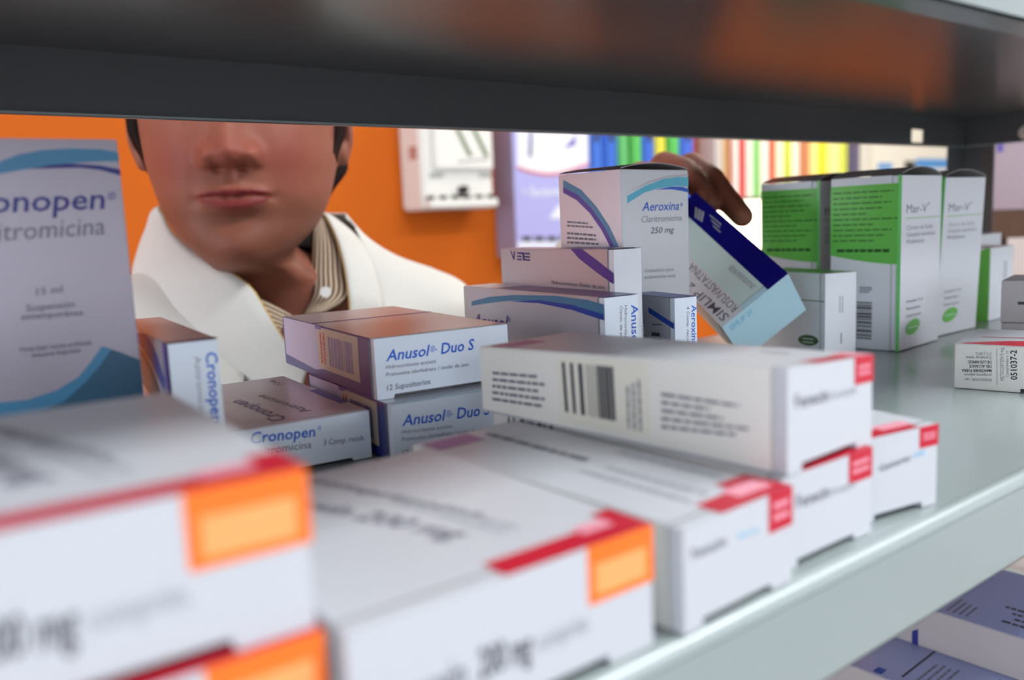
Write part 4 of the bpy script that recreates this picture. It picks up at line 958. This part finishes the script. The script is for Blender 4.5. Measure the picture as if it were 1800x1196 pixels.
# ================================================================== LIGHT, WORLD, CAMERA
def area(name, loc, size, power, col=(1, 1, 1), rot=(0, 0, 0), sy=None):
    l = bpy.data.lights.new(name, 'AREA'); l.energy = power; l.color = col; l.size = size
    if sy: l.shape = 'RECTANGLE'; l.size_y = sy
    o = bpy.data.objects.new(name, l); COL.objects.link(o); o.location = loc; o.rotation_euler = rot; return o
def fixture(loc, sx, sy, lab):  # unseen ceiling panel, added for brightness and light direction
    t = bpy.data.objects.new('added_ceiling_light', None); COL.objects.link(t); t.location = loc; tag(t, lab, 'ceiling light', 'added ceiling light panels')
    mb = MB(); mb.box((-sx/2-.03, -sy/2-.03, -.02), (sx/2+.03, sy/2+.03, .05), M_plastic, .003); mb.build('frame', t)
    mb = MB(); mb.box((-sx/2, -sy/2, -.026), (sx/2, sy/2, -.0195), mat('added_diffuser_glow', (.95, .97, 1, 1), .4, emit=1.5)); mb.build('diffuser', t)
LIGHTS = [((1.0, -.50, 1.295), 1.3, .4, 33, (.92, .97, 1)), ((1.6, -2.0, 1.295), 1.6, .5, 32, (.88, .95, 1)), ((2.1, -.5, 1.295), 1.2, .5, 12, (.90, .96, 1)), ((.6, 1.15, 1.295), 1.2, .3, 1.6, (1, .95, .88)), ((2.2, 1.1, 1.295), 1.2, .45, 20, (1, .93, .80))]
for n_, (loc, sx, sy, pw, col) in enumerate(LIGHTS):
    fixture(loc, sx, sy, ('added ceiling light panel behind the viewer, over the aisle', 'added ceiling light panel far behind the viewer, near the front wall', 'added ceiling light panel above the right end of the aisle', 'added ceiling light panel above the person', 'added ceiling light panel above the file shelf')[n_])
    area('added_panel_light', (loc[0], loc[1], loc[2]-.03), sx, pw, col, sy=sy)
# unseen glowing window, added in the left wall to light left-facing sides
wy0, wy1, wz0, wz1 = .35, 1.55, -.30, .90
mb = MB()
for a, b in (((-2.0, wy0-.06, wz0-.06), (-1.95, wy0, wz1+.06)), ((-2.0, wy1, wz0-.06), (-1.95, wy1+.06, wz1+.06)), ((-2.0, wy0, wz0-.06), (-1.95, wy1, wz0)), ((-2.0, wy0, wz1), (-1.95, wy1, wz1+.06)), ((-2.0, (wy0+wy1)/2-.025, wz0), (-1.96, (wy0+wy1)/2+.025, wz1))): mb.box(a, b, M_plastic, .003)
wo = mb.build('added_window_1'); wo['kind'] = 'structure'
mb = MB(); mb.box((-1.999, wy0, wz0), (-1.985, wy1, wz1), mat('added_glow_pane', (.8, .88, 1, 1), .1, emit=2.0)); mb.build('pane', wo)
area('added_window_light', (-1.93, (wy0+wy1)/2, (wz0+wz1)/2), 1.15, 12, (.86, .92, 1), (0, math.radians(-90), 0), 1.15)
# second unseen window beside the aisle, added for light from the left
ay0, ay1, az0, az1 = -.85, .15, -.50, .60
mb = MB()
for a, b in (((-2.0, ay0-.06, az0-.06), (-1.95, ay0, az1+.06)), ((-2.0, ay1, az0-.06), (-1.95, ay1+.06, az1+.06)), ((-2.0, ay0, az0-.06), (-1.95, ay1, az0)), ((-2.0, ay0, az1), (-1.95, ay1, az1+.06))): mb.box(a, b, M_plastic, .003)
wo = mb.build('added_window_3'); wo['kind'] = 'structure'
mb = MB(); mb.box((-1.999, ay0, az0), (-1.985, ay1, az1), MATS['added_glow_pane']); mb.build('pane', wo)
area('added_window_light', (-1.93, (ay0+ay1)/2, (az0+az1)/2), 1.1, 5, (.86, .92, 1), (0, math.radians(-90), 0), 1.1)
# unseen window added behind the viewer to fill fronts and left sides
vx0, vx1, vz0, vz1 = -1.92, -.72, -.35, .95
mb = MB()
for a, b in (((vx0-.06, -2.6, vz0-.06), (vx0, -2.55, vz1+.06)), ((vx1, -2.6, vz0-.06), (vx1+.06, -2.55, vz1+.06)), ((vx0, -2.6, vz0-.06), (vx1, -2.55, vz0)), ((vx0, -2.6, vz1), (vx1, -2.55, vz1+.06)), (((vx0+vx1)/2-.025, -2.6, vz0), ((vx0+vx1)/2+.025, -2.56, vz1))): mb.box(a, b, M_plastic, .003)
wo = mb.build('added_window_2'); wo['kind'] = 'structure'
mb = MB(); mb.box((vx0, -2.599, vz0), (vx1, -2.585, vz1), MATS['added_glow_pane']); mb.build('pane', wo)
area('added_window_light', ((vx0+vx1)/2, -2.53, (vz0+vz1)/2), 1.15, 22, (.80, .90, 1), (math.radians(90), 0, 0), 1.25)
w = bpy.data.worlds.new('world'); S.world = w; w.use_nodes = True
w.node_tree.nodes['Background'].inputs[0].default_value = (.75, .82, .95, 1); w.node_tree.nodes['Background'].inputs[1].default_value = .12
cam = bpy.data.cameras.new('camera'); co = bpy.data.objects.new('camera', cam); COL.objects.link(co)
cam.sensor_width = 36; cam.lens = 36*FPX/1800; cam.clip_start = .01
Mx = Matrix(((RR[0], UU[0], -FF[0], CAM[0]), (RR[1], UU[1], -FF[1], CAM[1]), (RR[2], UU[2], -FF[2], CAM[2]), (0, 0, 0, 1)))
co.matrix_world = Mx; S.camera = co
cam.dof.use_dof = True; cam.dof.focus_distance = .43; cam.dof.aperture_fstop = 6.2
S.view_settings.view_transform = 'Standard'; S.view_settings.look = 'None'; S.view_settings.gamma = 1; S.view_settings.exposure = .1; S.view_settings.use_curve_mapping = False
